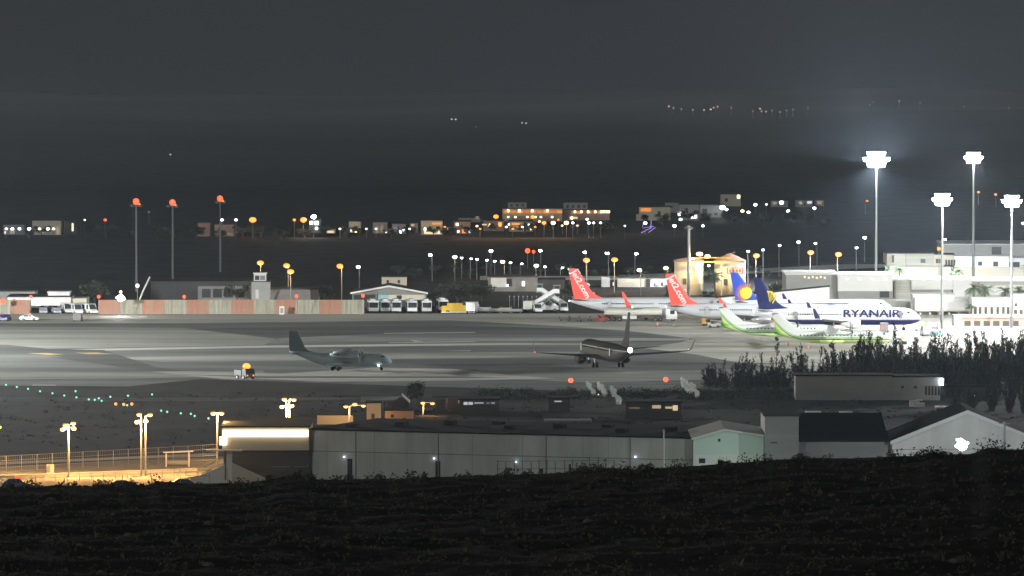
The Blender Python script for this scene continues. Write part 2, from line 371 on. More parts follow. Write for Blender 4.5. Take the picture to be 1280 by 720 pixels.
def jet(name, label, px_tail, Y, rz, body, fin, wingm, engm, winglet=None, centre=None, H=12.5, L=39.5):
    loc = Vector((X(px_tail, Y) + L/2*math.cos(rz), Y + L/2*math.sin(rz), .05)) if centre is None else centre
    t = thing(name, label, 'airliner', loc, rz, 'airliners parked on the stands' if centre is None else None)
    h = L/2; r = 1.95; zc = 3.35
    st = [(0,.05,-.55),(.006,.28,-.5),(.018,.5,-.38),(.035,.68,-.24),(.055,.84,-.1),(.08,.94,-.02),(.11,1,0),(.62,1,0),(.70,.97,.06),(.78,.86,.22),(.86,.66,.5),(.93,.42,.85),(.975,.24,1.05),(1.0,.08,1.18)]
    mb = MB().loft([ring(h - f*L, r*q, r*q*(1.04 if .05 < f < .8 else 1), zc + dz, 28) for f, q, dz in st])
    for i in range(46):                                        # cabin window row, both sides
        x = h - 6.2 - i*.56
        if 20.5 < i < 22.5: continue
        for s in (-1, 1): mb.box(x-.12, x+.12, s*(r-.02)-.03, s*(r-.02)+.03, 3.75, 4.08, 1)
    mb.build('fuselage', [body, 'glass'], t, True)
    ck = MB()
    for s in (-1, 1): ck.add([(h-1.55, s*.25, 4.05), (h-2.2, s*.3, 4.62), (h-2.9, s*1.18, 4.60), (h-2.0, s*1.05, 4.02)], [(0,1,2,3)]); ck.add([(h-2.1, s*1.18, 4.0), (h-3.0, s*1.28, 4.55), (h-3.6, s*1.60, 4.45), (h-3.3, s*1.62, 4.0)], [(0,1,2,3)])
    for i in range(len(ck.v)): v = ck.v[i]; ck.v[i] = (v[0]+.18, v[1]*1.05, v[2]+.06)
    ck.build('cockpit_window', 'glass', t)
    for s in (-1, 1):
        for x in (h-4.9, -h+9.8): MB().box(x-.42, x+.42, s*(r+.01)-.015, s*(r+.01)+.015, 2.9, 4.6).build('cabin_door', 'grey_paint' if body != 'body_silver' else 'jet_silver', t)
    for s in (-1, 1):
        ws = [foil_h(3.9, s*1.2, 2.15, 7.4, .95), foil_h(1.2, s*5.6, 2.6, 4.6, .55), foil_h(-3.6, s*14.5, 3.35, 2.1, .28), foil_h(-4.4, s*16.6, 3.55, 1.6, .2)]
        if s < 0: ws = [list(reversed(q)) for q in ws]
        wg = MB().loft(ws).build('wing', wingm, t)
        wl = [foil_h(-4.4, s*16.55, 3.55, 1.6, .18), foil_h(-4.9, s*17.1, 3.95, 1.3, .14), foil_h(-6.1, s*17.75, 6.0, .55, .08)]
        MB().loft(wl).build('winglet', winglet or wingm, wg)
        MB().ball((-4.6, s*16.9, 3.7), .16, 6).build('navigation_light', emat('green' if s < 0 else 'red', 30 if centre is None else 6), wg)
        e = MB(); prof = [(2.35, .86), (2.15, 1.02), (1.2, 1.14), (-.2, 1.08), (-1.3, .80), (-1.35, .55), (-2.0, .32), (-2.4, .08)]
        e.loft([[(3.3+x-.4, s*4.9 + rr*math.cos(2*math.pi*k/18), 1.72 + rr*math.sin(2*math.pi*k/18)) for k in range(18)] for x, rr in prof])
        en = e.build('engine', engm, t, True)
        MB().tube([(5.28, s*4.9, 1.72), (5.31, s*4.9, 1.72)], .84, 18).build('fan', 'steel_dark', en)
        MB().loft([[(4.6, s*4.9-.15, 2.6), (4.6, s*4.9+.15, 2.6), (.3, s*4.9+.15, 2.6), (.3, s*4.9-.15, 2.6)], [(3.0, s*4.9-.12, 3.0), (3.0, s*4.9+.12, 3.0), (-.2, s*4.9+.12, 3.0), (-.2, s*4.9-.12, 3.0)]]).build('pylon', wingm, en)
        ts = [foil_h(-h+4.9, s*.4, 4.55, 3.6, .35), foil_h(-h+1.6, s*6.8, 5.3, 1.2, .14)]
        MB().loft(ts).build('tailplane', wingm, t)
    MB().loft([foil_v(-h+9.6, 4.75, 8.6, .22), foil_v(-h+6.6, 5.9, 5.6, .30), foil_v(-h+5.5, 6.8, 4.75, .28), foil_v(-h+1.65, H, 1.9, .14)]).build('tail_fin', fin, t)
    MB().ball((-h-.1, 0, zc+1.2), .13 if centre is None else .5, 8).build('tail_light', emat('white', 8 if centre is None else 40), t)
    gear(t, 'nose_gear', h-4.0, 0, 1.9, .42, .25); gear(t, 'main_gear', -1.0, 2.85, 2.0, .55); gear(t, 'main_gear', -1.0, -2.85, 2.0, .55)
    return t
jt = jet('airliner', 'white and navy airliner with yellow harp on its navy fin', 943, 1632, 0, 'body_navy_belly', 'navy', 'white_paint', 'white_paint', 'navy')
for s in (-1, 1): text_part('RYANAIR', 2.55, 'navy', jt, (8.0*(1 if s < 0 else .35) + (0 if s < 0 else 4), s*1.985, 3.30), (R(90), 0, 0 if s < 0 else R(180)), .065, scale=(1.28, 1, 1))
hp = MB()
for s in (-1, 1):
    o = -15.35; zb = 7.1
    hp.prism([(o-1.35, zb+2.35), (o-.2, zb+2.25), (o+.95, zb+1.2), (o+.55, zb+.1), (o+.0, zb-.75), (o-.15, zb-.5), (o+.35, zb+.35), (o+.55, zb+1.1), (o-.4, zb+1.85), (o-1.3, zb+1.95)], s*.165-.012, s*.165+.012)
    for k in range(4): hp.prism([(o-1.2+.38*k, zb+1.95-.1*k), (o-1.0+.38*k, zb+1.9-.1*k), (o-.55+.28*k, zb-.35+.25*k), (o-.72+.28*k, zb-.3+.25*k)], s*.165-.012, s*.165+.012)
hp.build('harp_emblem', 'harp_yellow', jt)
for s in (-1, 1):                                             # small harp after the name
    MB().prism([(13.9,3.4),(14.6,3.15),(15.3,3.5),(15.5,4.2),(15.2,4.8),(14.4,5.0),(13.9,4.7),(14.6,4.6),(15.0,4.1),(14.7,3.6)], s*1.93-.03, s*1.93+.03).build('harp_logo', 'navy', jt)
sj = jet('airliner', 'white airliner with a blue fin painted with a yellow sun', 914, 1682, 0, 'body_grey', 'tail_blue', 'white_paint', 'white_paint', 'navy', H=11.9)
sm_ = MB()
for s in (-1, 1):
    for k in range(16):
        a = R(62) + R(13.5)*k; a1 = a-.10; a2 = a+.10; cx, cz = -16.2, 6.9
        sm_.prism([(cx+1.3*math.cos(a1), cz+1.3*math.sin(a1)), (cx+1.3*math.cos(a2), cz+1.3*math.sin(a2)), (cx+2.75*math.cos(a), cz+2.75*math.sin(a))], s*.168-.012, s*.168+.012)
sm_.build('sun_rays', 'sun_orange', sj); disc_v(sj, 'sun_emblem', 'sun_yellow', -16.2, 6.9, 1.55)
for s in (-1, 1): MB().box(-8, 9, s*1.97-.01, s*1.97+.01, 4.25, 4.5).build('stripe', 'tail_blue', sj)
def jet2(label, px, Y):
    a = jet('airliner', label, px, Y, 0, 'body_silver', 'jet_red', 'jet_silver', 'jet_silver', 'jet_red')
    for s in (-1, 1):
        dx, dz = -3.6, 5.2; ang = math.atan2(-dz, 3.9)
        text_part('Jet2.com', 2.15, 'white_paint', a, (-17.55 if s < 0 else -16.7, s*.21, 8.25 if s < 0 else 8.8), (R(90), R(60) if s < 0 else R(-60), 0 if s < 0 else R(180)), .04)
    return a
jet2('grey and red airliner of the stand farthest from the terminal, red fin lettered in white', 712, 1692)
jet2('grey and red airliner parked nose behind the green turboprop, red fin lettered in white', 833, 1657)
ang = R(103.5); pc = G(760, 459.5); fwd = Vector((math.cos(ang), math.sin(ang), 0))
jet('taxiing_airliner', 'brown airliner darkened as if backlit, rolling away over the taxiway, seen from behind', 0, 0, ang, 'body_brown', 'jet_brown', 'mil_dark', 'jet_brown', 'mil_dark', centre=pc + fwd*1.0 + Vector((0, 0, .05)))

def turboprop(name, label, cat, px_tail, Y, L, r, zc, body, fin, wingm, span, H, ttail, blades, prop_r, belly_up, group, rz=0):
    loc = Vector((X(px_tail, Y) + L/2*math.cos(rz), Y + L/2*math.sin(rz), .05)); t = thing(name, label, cat, loc, rz, group); h = L/2
    u = belly_up
    st = [(0,.06,-.35),(.01,.3,-.32),(.035,.58,-.22),(.07,.82,-.1),(.11,.97,0),(.15,1,0),(.58,1,0),(.66,.97,.05+u*.05),(.76,.80,.22+u*.25),(.86,.52,.48+u*.5),(.95,.24,.74+u*.68),(1,.05,.86+u*.75)]
    mb = MB().loft([ring(h-f*L, r*q, r*q, zc+dz, 24) for f, q, dz in st])
    if ttail:
        for i in range(20):
            for s in (-1, 1): x = h-5.2-i*.82; mb.box(x-.13, x+.13, s*(r-.03)-.03, s*(r-.03)+.03, zc+.35, zc+.65, 1)
    mb.build('fuselage', [body, 'glass'], t, True)
    MB().add([(h-1.25,-.75,zc+.62),(h-1.25,.75,zc+.62),(h-1.9,.95,zc+1.05),(h-1.9,-.95,zc+1.05),(h-2.3,-1.2,zc+.62),(h-2.3,1.2,zc+.62)], [(0,1,2,3),(0,3,4),(1,5,2)]).build('cockpit_window', 'glass', t)
    zw = zc + r + .12
    for s in (-1, 1):
        MB().loft([foil_h(1.9, s*.1, zw, 2.9, .42), foil_h(1.8, s*span*.2, zw+.02, 2.7, .4), foil_h(1.2, s*span/2, zw+.25, 1.5, .2)]).build('wing', wingm, t)
        ye = s*(4.1 if ttail else 3.6)
        e = MB().loft([[(x, ye + a*math.cos(2*math.pi*k/14), zw-.25+dz + b*math.sin(2*math.pi*k/14)) for k in range(14)] for x, a, b, dz in ((4.2,.3,.3,0),(3.9,.42,.5,-.05),(2.6,.48,.62,-.1),(0,.48,.55,-.1),(-1.9,.2,.2,.05))])
        en = e.build('engine', body if ttail else 'mil_grey', t, True)
        pr = MB().ball((4.3, ye, zw-.25), .3, 8)
        for k in range(blades):
            a = 2*math.pi*k/blades + .35; c, sn = math.cos(a), math.sin(a)
            q = [(.03, -.13), (-.03, .13)]; vs = []
            for rr, wd in ((.25,.13), (prop_r*.6,.17), (prop_r,.08)):
                for sg in (-1, 1): vs.append((4.3 + .07*sg, ye + rr*c - sg*wd*sn, zw-.25 + rr*sn + sg*wd*c))
            pr.add(vs, [(0,1,3,2),(2,3,5,4)])
        pr.build('propeller', 'mil_dark', en)
        if ttail:
            MB().loft([foil_h(-h+1.9, s*.05, H-.1, 1.9, .2), foil_h(-h+1.3, s*3.65, H-.05, 1.1, .1)]).build('tailplane', wingm, t)
            MB().ball((.8, s*span/2, zw+.3), .16, 6).build('navigation_light', emat('mint' if s < 0 else 'red', 30), t)
        else:
            MB().loft([foil_h(-h+2.7, s*.2, zc+1.35, 2.3, .22), foil_h(-h+1.9, s*5.3, zc+1.4, 1.2, .12)]).build('tailplane', wingm, t)
        spn = MB().loft([[(x, s*(r*.92) + a*math.cos(2*math.pi*k/12), zc-r*.62 + b*math.sin(2*math.pi*k/12)) for k in range(12)] for x, a, b in ((2.6,.06,.06),(1.9,.5,.42),(0,.62,.52),(-2.0,.5,.42),(-3.0,.06,.06))])
        spn.build('sponson', body, t, True)
        gear(t, 'main_gear', -.3, s*(r+.35), zc-r*.7, .40, .22)
        if not ttail: gear(t, 'main_gear', -1.5, s*(r+.35), zc-r*.7, .40, .22)
    gear(t, 'nose_gear', h-2.2, 0, zc-r*.6, .33, .16)
    if ttail: MB().loft([foil_v(-h+10.5, zc+r-.1, 9.4, .12), foil_v(-h+5.6, zc+r+.75, 4.9, .22), foil_v(-h+4.2, zc+r+1.8, 3.6, .26), foil_v(-h+1.9, H-.1, 2.1, .2)]).build('tail_fin', fin, t)
    else: MB().loft([foil_v(-h+6.6, zc+r-.1, 6.0, .16), foil_v(-h+4.0, zc+r+.55, 3.8, .3), foil_v(-h+3.4, zc+r+1.2, 3.4, .3), foil_v(-h+1.75, H, 1.75, .16)]).build('tail_fin', fin, t)
    return t
G2 = 'green and white turboprops parked side by side'
t1 = turboprop('turboprop_airliner', 'white turboprop with green swept tail, farther from the trees', 'turboprop', 899, 1582, 27.2, 1.42, 2.35, 'body_green_flow', 'body_green_flow', 'white_paint', 27, 7.7, True, 6, 1.95, .25, G2)
t2 = turboprop('turboprop_airliner', 'white turboprop with green swept tail, just behind the feathery trees', 'turboprop', 965, 1549, 27.2, 1.42, 2.35, 'body_green_flow', 'body_green_flow', 'white_paint', 27, 7.7, True, 6, 1.95, .25, G2)
cn = turboprop('military_transport', 'grey twin turboprop transport aircraft alone on the dark taxiway', 'military aircraft', 361, 1452, 21.8, 1.42, 2.2, 'mil_grey', 'mil_fin', 'mil_dark', 25.8, 8.3, False, 4, 1.7, 1.2, None, rz=R(-4))
MB().box(8.1, 8.3, -1.5, -1.35, 1.0, 1.2).build('landing_light', emat('white', 25), cn)

# ---------------------------------------------------------------- vehicles
def wheels(t, xs, wd, r=.4):
    for x in xs:
        for s in (-1, 1):
            w_ = MB().tube([(x, s*wd-.13, r), (x, s*wd+.13, r)], r, 12).build('wheel', 'rubber', t)
            MB().tube([(x, s*(wd+.14)-.01, r), (x, s*(wd+.14)+.01, r)], r*.55, 10).build('rim', 'galv', w_)
def bus(label, loc, rz, m='white_paint', L=9.5, group='apron buses parked in a row'):
    t = thing('apron_bus', label, 'bus', loc, rz, group); W = 1.22; h = L/2
    MB().prism([(-h,.38),(h-.05,.38),(h,1.1),(h-.12,2.75),(h-.4,2.98),(-h+.2,2.98),(-h,2.8)], -W, W).build('body', m, t)
    MB().box(-h+.8, h-2.2, -.55, .55, 2.985, 3.3).build('roof_unit', 'white_paint', t)
    MB().prism([(h-.02+.015,1.25),(h+.015,1.25),(h-.09,2.55),(h-.12,2.55)], -W+.12, W-.12).build('windscreen', 'glass', t)
    for s in (-1, 1):
        for k in range(4): MB().box(-h+.6+k*2.05, -h+2.4+k*2.05, s*(W+.008)-.008, s*(W+.008)+.008, 1.35, 2.5).build('window', 'glass', t)
        MB().box(h-.0, h+.03, s*.95-.18, s*.95+.18, .62, .82).build('headlight', 'white_paint', t)
        MB().tube([(h-.1, s*W, 2.5), (h+.25, s*(W+.2), 2.45), (h+.25, s*(W+.2), 2.05)], .04, 5).build('mirror', 'steel_dark', t)
    wheels(t, (h-2.3, -h+2.1), W-.12, .45); return t
def van(label, loc, rz, m='white_paint', L=5.2, H=2.2, name='service_van', group=None, beacon=None, low=False):
    t = thing(name, label, 'van' if not low else 'car', loc, rz, group); W = .98; h = L/2
    if low: pr = [(-h,.3),(h,.3),(h,.75),(h-.9,.95),(h-1.8,H),(-h+1.1,H),(-h+.2,.98),(-h,.85)]
    else: pr = [(-h,.3),(h,.3),(h,.85),(h-.75,1.15),(h-1.45,H-.08),(h-1.8,H),(-h+.08,H),(-h,H-.15)]
    MB().prism(pr, -W, W).build('body', m, t)
    if low:
        MB().add([(h-.93,-W+.1,.97),(h-.93,W-.1,.97),(h-1.76,W-.15,H-.05),(h-1.76,-W+.15,H-.05)], [(0,1,2,3)]).build('windscreen', 'glass', t)
        xs = [(-h+1.0, -h+2.2), (-h+2.35, h-1.75)]
    else:
        MB().add([(h-.76+.02,-W+.1,1.17),(h-.76+.02,W-.1,1.17),(h-1.42,W-.12,H-.12),(h-1.42,-W+.12,H-.12)], [(0,1,2,3)]).build('windscreen', 'glass', t)
        xs = [(h-2.6, h-1.6), (-h+.4, -h+1.8)]
    for s in (-1, 1):
        for a, b in xs: MB().box(a, b, s*(W+.008)-.008, s*(W+.008)+.008, (1.02 if low else 1.2), H-.28 if not low else H-.1).build('window', 'glass', t)
        MB().box(h, h+.03, s*.7-.16, s*.7+.16, .6, .78).build('headlight', 'white_paint', t)
        MB().box(-h-.03, -h, s*.8-.1, s*.8+.1, .8, 1.1).build('tail_light', 'red_paint', t)
    wheels(t, (h-1.0, -h+1.0), W-.08, .34)
    if beacon: MB().box(-.1, .5, -.35, .35, H+.01, H+.32).build('beacon', emat(beacon[0], beacon[1]), t)
    return t
ROW = [(464,'first apron bus beside the end of the red blast fence'),(481,'second white apron bus from the blast fence'),(495,'third white apron bus from the blast fence'),(514,'fourth white apron bus from the blast fence'),(533,'fifth white apron bus from the blast fence'),(553,'last white apron bus, parked beside the yellow loader')]
b0 = bus(ROW[0][1], G(ROW[0][0] + 2, 389.8), R(-86))
for px, lb in ROW[1:]: copy_tree(b0, G(px, 389.8 if px != 553 else 388.6), R(-86 + random.uniform(-2, 2)), lb)
def loader(label, px, py, rz, m='yellow_paint'):
    t = thing('belt_loader', label, 'loader', G(px, py), rz)
    MB().prism([(-4,.45),(4,.45),(4,1.6),(2.6,2.1),(-4,1.9)], -1.2, 1.2).build('body', m, t)
    MB().box(-2.6, 1.2, -.9, .9, 1.95, 2.6).build('engine_cover', m, t); MB().prism([(1.2,2.1),(3.0,2.05),(2.6,3.1),(1.3,3.1)], -.9, .9).build('cab', 'glass', t)
    MB().box(-4.2, 4.2, -1.35, 1.35, .25, .44).build('chassis', 'white_paint', t); wheels(t, (-2.6, 2.6), 1.1, .45); return t
loader('yellow cargo loader parked after the row of white buses', 572, 391.8, R(4))
def boxtruck(label, px, py, rz, L=6.5, H=3.0, m='white_paint', cab='white_paint'):
    t = thing('service_truck', label, 'truck', G(px, py), rz); h = L/2; W = 1.15
    MB().box(-h, h-1.9, -W, W, .8, H).build('cargo_box', m, t); MB().prism([(h-1.8,.45),(h,.45),(h,1.3),(h-.35,2.25),(h-1.8,2.3)], -W+.1, W-.1).build('cab', cab, t)
    MB().add([(h+.01,-.95,1.32),(h+.01,.95,1.32),(h-.33,.9,2.2),(h-.33,-.9,2.2)], [(0,1,2,3)]).build('windscreen', 'glass', t)
    MB().box(-h, h-.2, -.45, .45, .5, .78).build('chassis', 'steel_dark', t); wheels(t, (-h+1.2, h-1.0), W-.1, .45); return t
boxtruck('small white box truck between the yellow loader and the carts', 591, 392.2, R(80))
def cart(label, px, py, rz, load, m):
    t = thing('baggage_cart', label, 'cart', G(px, py), rz, 'baggage carts standing in a line')
    MB().box(-1.6, 1.6, -.8, .8, .45, .6).build('platform', 'galv', t); MB().box(-1.5, 1.5, -.7, .7, .605, .605+load).build('load', m, t)
    MB().tube([(1.6,0,.5),(2.4,0,.4)], .05, 6).build('towbar', 'steel_dark', t)
    for x in (-1.55, 1.55): MB().tube([(x,-.75,.6),(x,-.75,1.7)], .04, 5).tube([(x,.75,.6),(x,.75,1.7)], .04, 5).tube([(x,-.75,1.7),(x,.75,1.7)], .04, 5).build('frame', 'galv', t)
    wheels(t, (-1.1, 1.1), .75, .22); return t
for i, px in enumerate((606, 619, 632, 645)):
    cart(['pale baggage cart next to the small box truck', 'second baggage cart from the small box truck', 'third baggage cart from the small box truck', 'baggage cart nearest the passenger stairs'][i], px, 391.6, R(3), (.9, .6, .8, .5)[i], ('white_paint', 'concrete', 'fence_white', 'grey_paint')[i])
def stairs(label, px, py, rz):
    t = thing('passenger_stairs', label, 'stairs truck', G(px, py), rz)
    MB().prism([(-3.6,.5),(3.4,.5),(3.4,1.2),(2.6,2.0),(1.9,2.0),(1.6,1.3),(-3.6,1.2)], -1.1, 1.1).build('truck', 'white_paint', t)
    MB().add([(2.63,-.9,1.98),(2.63,.9,1.98),(3.38,.95,1.28),(3.38,-.95,1.28)], [(0,1,2,3)]).build('windscreen', 'glass', t)
    q = MB()
    for k in range(14): x = -3.5 + k*.42; q.box(x, x+.42, -.7, .7, 1.0+k*.25, 1.25+k*.25)
    q.build('steps', 'galv', t)
    for s in (-1, 1): MB().prism([(-3.6,1.3),(2.4,4.8),(3.6,4.8),(3.6,5.7),(2.3,5.7),(-3.6,2.2)], s*.78-.04, s*.78+.04).build('side_panel', 'white_paint', t)
    MB().box(2.4, 3.8, -.8, .8, 4.55, 4.75).build('platform', 'galv', t); MB().box(2.2, 3.9, -.85, .85, 6.6, 6.72).build('canopy', 'teal_tarp', t)
    for x in (2.3, 3.8): MB().tube([(x,-.8,5.7),(x,-.8,6.6)], .05, 5).tube([(x,.8,5.7),(x,.8,6.6)], .05, 5).build('post', 'galv', t)
    MB().tube([(-1.0,-.5,1.3),(2.6,-.5,4.5)], .09, 6).tube([(-1.0,.5,1.3),(2.6,.5,4.5)], .09, 6).build('brace', 'galv', t)
    wheels(t, (-2.5, 2.4), 1.0, .42); return t
stairs('white passenger stairs truck with raised platform beside a small van', 681, 389.6, R(8))
stairs('white passenger stairs truck folded behind its neighbour', 689, 388.0, R(172))
boxtruck('cream service truck in front of the passenger stairs', 662, 390, R(80), 5.5, 2.9, 'concrete_pale')
van('small white van parked near the first red tail', G(704, 389), R(-84), group=None)
van('white van half hidden behind the passenger stairs', G(671, 390.4), R(-80))
def tug(label, px, py, rz, m):
    t = thing('baggage_tug', label, 'tug', G(px, py), rz)
    MB().prism([(-1.5,.35),(1.5,.35),(1.5,1.0),(.6,1.1),(.4,.95),(-.6,.9),(-1.5,1.05)], -.75, .75).build('body', m, t)
    MB().box(-.95, .35, -.7, .7, 1.75, 1.83).build('roof', m, t)
    for x in (-.9, .3): MB().tube([(x,-.65,.9),(x,-.65,1.75)], .04, 5).tube([(x,.65,.9),(x,.65,1.75)], .04, 5).build('post', 'steel_dark', t)
    MB().box(-.7, -.2, -.4, .4, .95, 1.25).box(-.75, -.62, -.4, .4, 1.25, 1.6).build('seat', 'rubber', t); wheels(t, (-1.0, 1.0), .65, .33); return t
tug('red baggage tug pulling empty dollies behind the taxiing airliner', 752, 402.0, R(5), 'red_paint')
def dolly(label, px, py):
    t = thing('baggage_dolly', label, 'dolly', G(px, py), R(4), 'dark dollies behind the red tug')
    MB().box(-1.3, 1.3, -.75, .75, .42, .55).build('platform', 'steel_dark', t)
    for x in (-1.25, 1.25): MB().box(x-.05, x+.05, -.75, .75, .56, 1.35).build('end_frame', 'steel_dark', t)
    MB().tube([(1.3,0,.48),(2.1,0,.4)], .05, 6).build('towbar', 'steel_dark', t); wheels(t, (-.95, .95), .68, .22)
    return t
for px, lb in ((744,'empty dolly hitched right behind the red tug'),(731,'middle dolly of the string behind the red tug'),(717.5,'second last dolly of the string behind the red tug'),(706,'last dolly of the string behind the red tug')): dolly(lb, px, 401.6)
def tanker(label, px, py, rz):
    t = thing('fuel_tanker', label, 'fuel truck', G(px, py), rz)
    n = 16; q = MB().loft([[(x, 1.25*rr*math.cos(2*math.pi*k/n), 2.3 + .95*rr*math.sin(2*math.pi*k/n)) for k in range(n)] for x, rr in ((-9,.85),(-8.8,1),(5.0,1),(5.2,.85))])
    tk = q.build('tank', 'concrete_pale', t, True); MB().box(-8.2, 4.4, -.35, .35, 3.27, 3.42).build('walkway', 'galv', tk)
    MB().box(-9, 8.6, -.5, .5, .85, 1.3).build('chassis', 'steel_dark', t); MB().box(-4.5, -1.0, -1.2, 1.2, .6, 1.4).build('pump_cabinet', 'white_paint', t)
    MB().prism([(6.2,.6),(8.9,.6),(8.9,1.6),(8.6,3.0),(6.2,3.1)], -1.2, 1.2).build('cab', 'white_paint', t)
    MB().add([(8.92,-1.05,1.7),(8.92,1.05,1.7),(8.63,1.0,2.9),(8.63,-1.0,2.9)], [(0,1,2,3)]).build('windscreen', 'glass', t)
    for s in (-1, 1): MB().box(7.2, 8.3, s*1.215-.01, s*1.215+.01, 1.8, 2.75).build('window', 'glass', t)
    wheels(t, (-7.8, -6.5, -5.2, 3.6, 4.9, 7.9), 1.05, .5); return t
tanker('long pale fuel tanker parked under the red tailed airliners', 801, 401.6, R(-2))
for px, py, lb in ((721,407.3,'lone orange cone'),):
    pass
def cone(label, px, py):
    t = thing('traffic_cone', label, 'cone', G(px, py), 0, 'traffic cones around the stands')
    MB().box(-.28, .28, -.28, .28, 0, .06).build('base', 'rubber', t); MB().loft([ring_z(0,0,.06,.24), ring_z(0,0,.95,.05)]).build('cone', 'cone_orange', t); return t
def ring_z(x, y, z, r, n=10): return [(x + r*math.cos(2*math.pi*k/n), y + r*math.sin(2*math.pi*k/n), z) for k in range(n)]
for px, py in ((821.5,408.3),(842,408.3),(877.5,406.6),(880.5,406.8),(894,406.2),(966,404),(985,432),(1010,436)):
    cone('orange traffic cone standing on the pale apron' , px, py)
# crates and service gear by the turboprop tail
for i, (px, py) in enumerate(((884,407.2),(888,407.0))):
    t = thing('ground_power_unit', ['striped ground power unit behind the green tail', 'dark ground power unit beside the striped one'][i], 'generator', G(px, py), R(20), None)
    MB().box(-1.1, 1.1, -.6, .6, .45, 1.9).build('body', 'yellow_paint' if i == 0 else 'steel_dark', t); MB().box(-.6, .6, -.62, -.605, .8, 1.6).build('vent', 'dark_opening', t); wheels(t, (-.7, .7), .55, .22)
tug('white aircraft tug with blue cab near the green tail', 893, 409.6, R(-10), 'white_paint')
# near the terminal end of the stands
van('white van with flashing orange beacon by the terminal', G(1157, 419.5), R(95), beacon=('amber', 120), H=2.4)
van('white car parked behind the beacon van', G(1150, 413.5), R(90), H=1.5, L=4.3, low=True, name='parked_car')
van('silver car parked nearest the terminal', G(1167, 412), R(80), 'jet_silver', H=1.5, L=4.3, low=True, name='parked_car')
van('low car with teal roof at the edge of the trees', G(1171, 421), R(70), 'teal_tarp', H=1.5, L=4.3, low=True, name='parked_car')
v = van('service van with red lights waiting under the navy airliner', G(1105, 415), R(88), 'grey_paint')
for s in (-1, 1): MB().box(-2.66, -2.64, s*.75-.22, s*.75+.22, .95, 1.4).build('rear_light', emat('red', 60), v)
van('service van with amber beacon hidden among the feathery trees', G(1127, 437), R(10), 'white_paint', beacon=('amber', 150))
# far apron edge, west end
van('dark security car standing in front of the first blast fence', G(7, 401), R(80), 'navy', L=4.6, H=1.6, low=True, name='security_car')
pc_ = van('white security car with red flashing light', G(36, 400.8), R(4), 'white_paint', L=4.6, H=1.5, low=True, name='security_car', beacon=('red', 60))
van('small olive tractor like van on the pale road', G(97.5, 401.5), R(85), 'steel_dark', L=3.6, H=2.1)
for i, (px, m, lb, l) in enumerate(((54,'jet_silver','silver car parked by the low white building',1),(62,'navy','dark car parked by the low white building',1),(70,'jet_silver','grey car beside the building with dark doors',1),
    (83,'white_paint','white van with dark window near the shed end',0),(95,'white_paint','white van beside the tall open bay',0),(104,'teal_tarp','teal fronted minibus beside the tall open bay',0),(112,'white_paint','white minibus nearest the long blast fence',0))):
    van(lb, G(px, 392.0 - .7*(i % 2)), R(-85 + 4*i), m, H=1.5 if l else 2.5, L=4.3 if l else 5.6, low=bool(l), name='parked_car' if l else 'service_van')
# follow-me truck with blazing beacon on the taxiway
fm = boxtruck('small dark truck with blazing orange beacon on the taxiway', 306, 474, R(-60), 5.0, 1.9, 'mil_dark', 'mil_dark')
MB().ball((.8, 0, 2.7), .8, 12, sq=(1, 1, .8)).build('beacon', emat('amber', 50), fm)
for s in (-1, 1): MB().box(2.5, 2.53, s*.7-.15, s*.7+.15, .75, 1.0).build('headlight', emat('sodium', 60), fm)
point(fm.location + Vector((0, -.2, 4.4)), 30, LAMPC['amber'], .3)
# ---------------------------------------------------------------- buildings (blocks and openings laid out at their real size and distance)
def zat(py, Y): return A(640, py, Y).z
def bld(name, label, cat, Y, blocks, panels=(), group=None, base=0.0):
    """blocks: (part, px0, px1, ytop, ybottom or None, depth, wall, roof or None, dY); panels: (part, px0, px1, ytop, ybottom, mat[, dY])"""
    xc = X((min(b[1] for b in blocks) + max(b[2] for b in blocks)) / 2, Y)
    t = thing(name, label, cat, (xc, Y, base), 0, group); nm = 0
    for i, (pn, x0, x1, yt, yb, dep, wm, rm, dY) in enumerate(blocks):
        y = Y + dY; a, b = X(x0, y) - xc, X(x1, y) - xc; z1 = zat(yt, y) - base; z0 = -.3 if yb is None else zat(yb, y) - base
        MB().box(a, b, dY, dY + dep, z0, z1).build(pn, wm, t)
        if rm: MB().box(a - .22, b + .22, dY - .22, dY + dep + .2, z1 + .003, z1 + .28).build('roof', rm, t)
    for p in panels:
        pn, x0, x1, yt, yb, wm = p[:6]; dY = p[6] if len(p) > 6 else 0; y = Y + dY
        MB().box(X(x0, y) - xc, X(x1, y) - xc, dY - .06, dY + .04, zat(yb, y) - base, zat(yt, y) - base).build(pn, wm, t)
    return t
# -- the pale warehouse and its lit corner block
p0 = Vector((X(386, 1114), 1114, 0)); p1 = Vector((X(866, 1091), 1091, 0)); yaw = math.atan2(p1.y-p0.y, p1.x-p0.x); Lw = (p1-p0).length
wh = thing('warehouse', 'long pale flat roofed warehouse above the dark slope', 'warehouse', p0, yaw)
MB().box(0, Lw, 0, 30, 0, 8.0).build('wall', 'pale_sheet', wh); MB().box(-.1, Lw+.1, -.15, 30.2, 8.003, 8.25).build('roof', 'dark_roof', wh)
MB().box(0, Lw, -.05, .05, 4.55, 4.66).build('wall_joint', 'grey_sheet', wh)
for x_ in (3.1, 11.4, 17.0, 28.3, 36.9, 47.2, 51.5): MB().box(x_, x_+.04, -.02, .02, .2, 7.98).build('panel_seam', 'grey_sheet', wh)
for px, py in ((438, 575), (549.5, 579)):
    xx = (px-386)/480*Lw; MB().box(xx-.42, xx+.42, -.07, .05, .2, 3.5).build('door', 'dark_opening', wh)
for x_ in (8.2, 22.5, 41.0, 55.3): MB().tube([(x_, -.16, .1), (x_, -.16, 7.9)], .09, 6).build('drain_pipe', 'grey_sheet', wh)
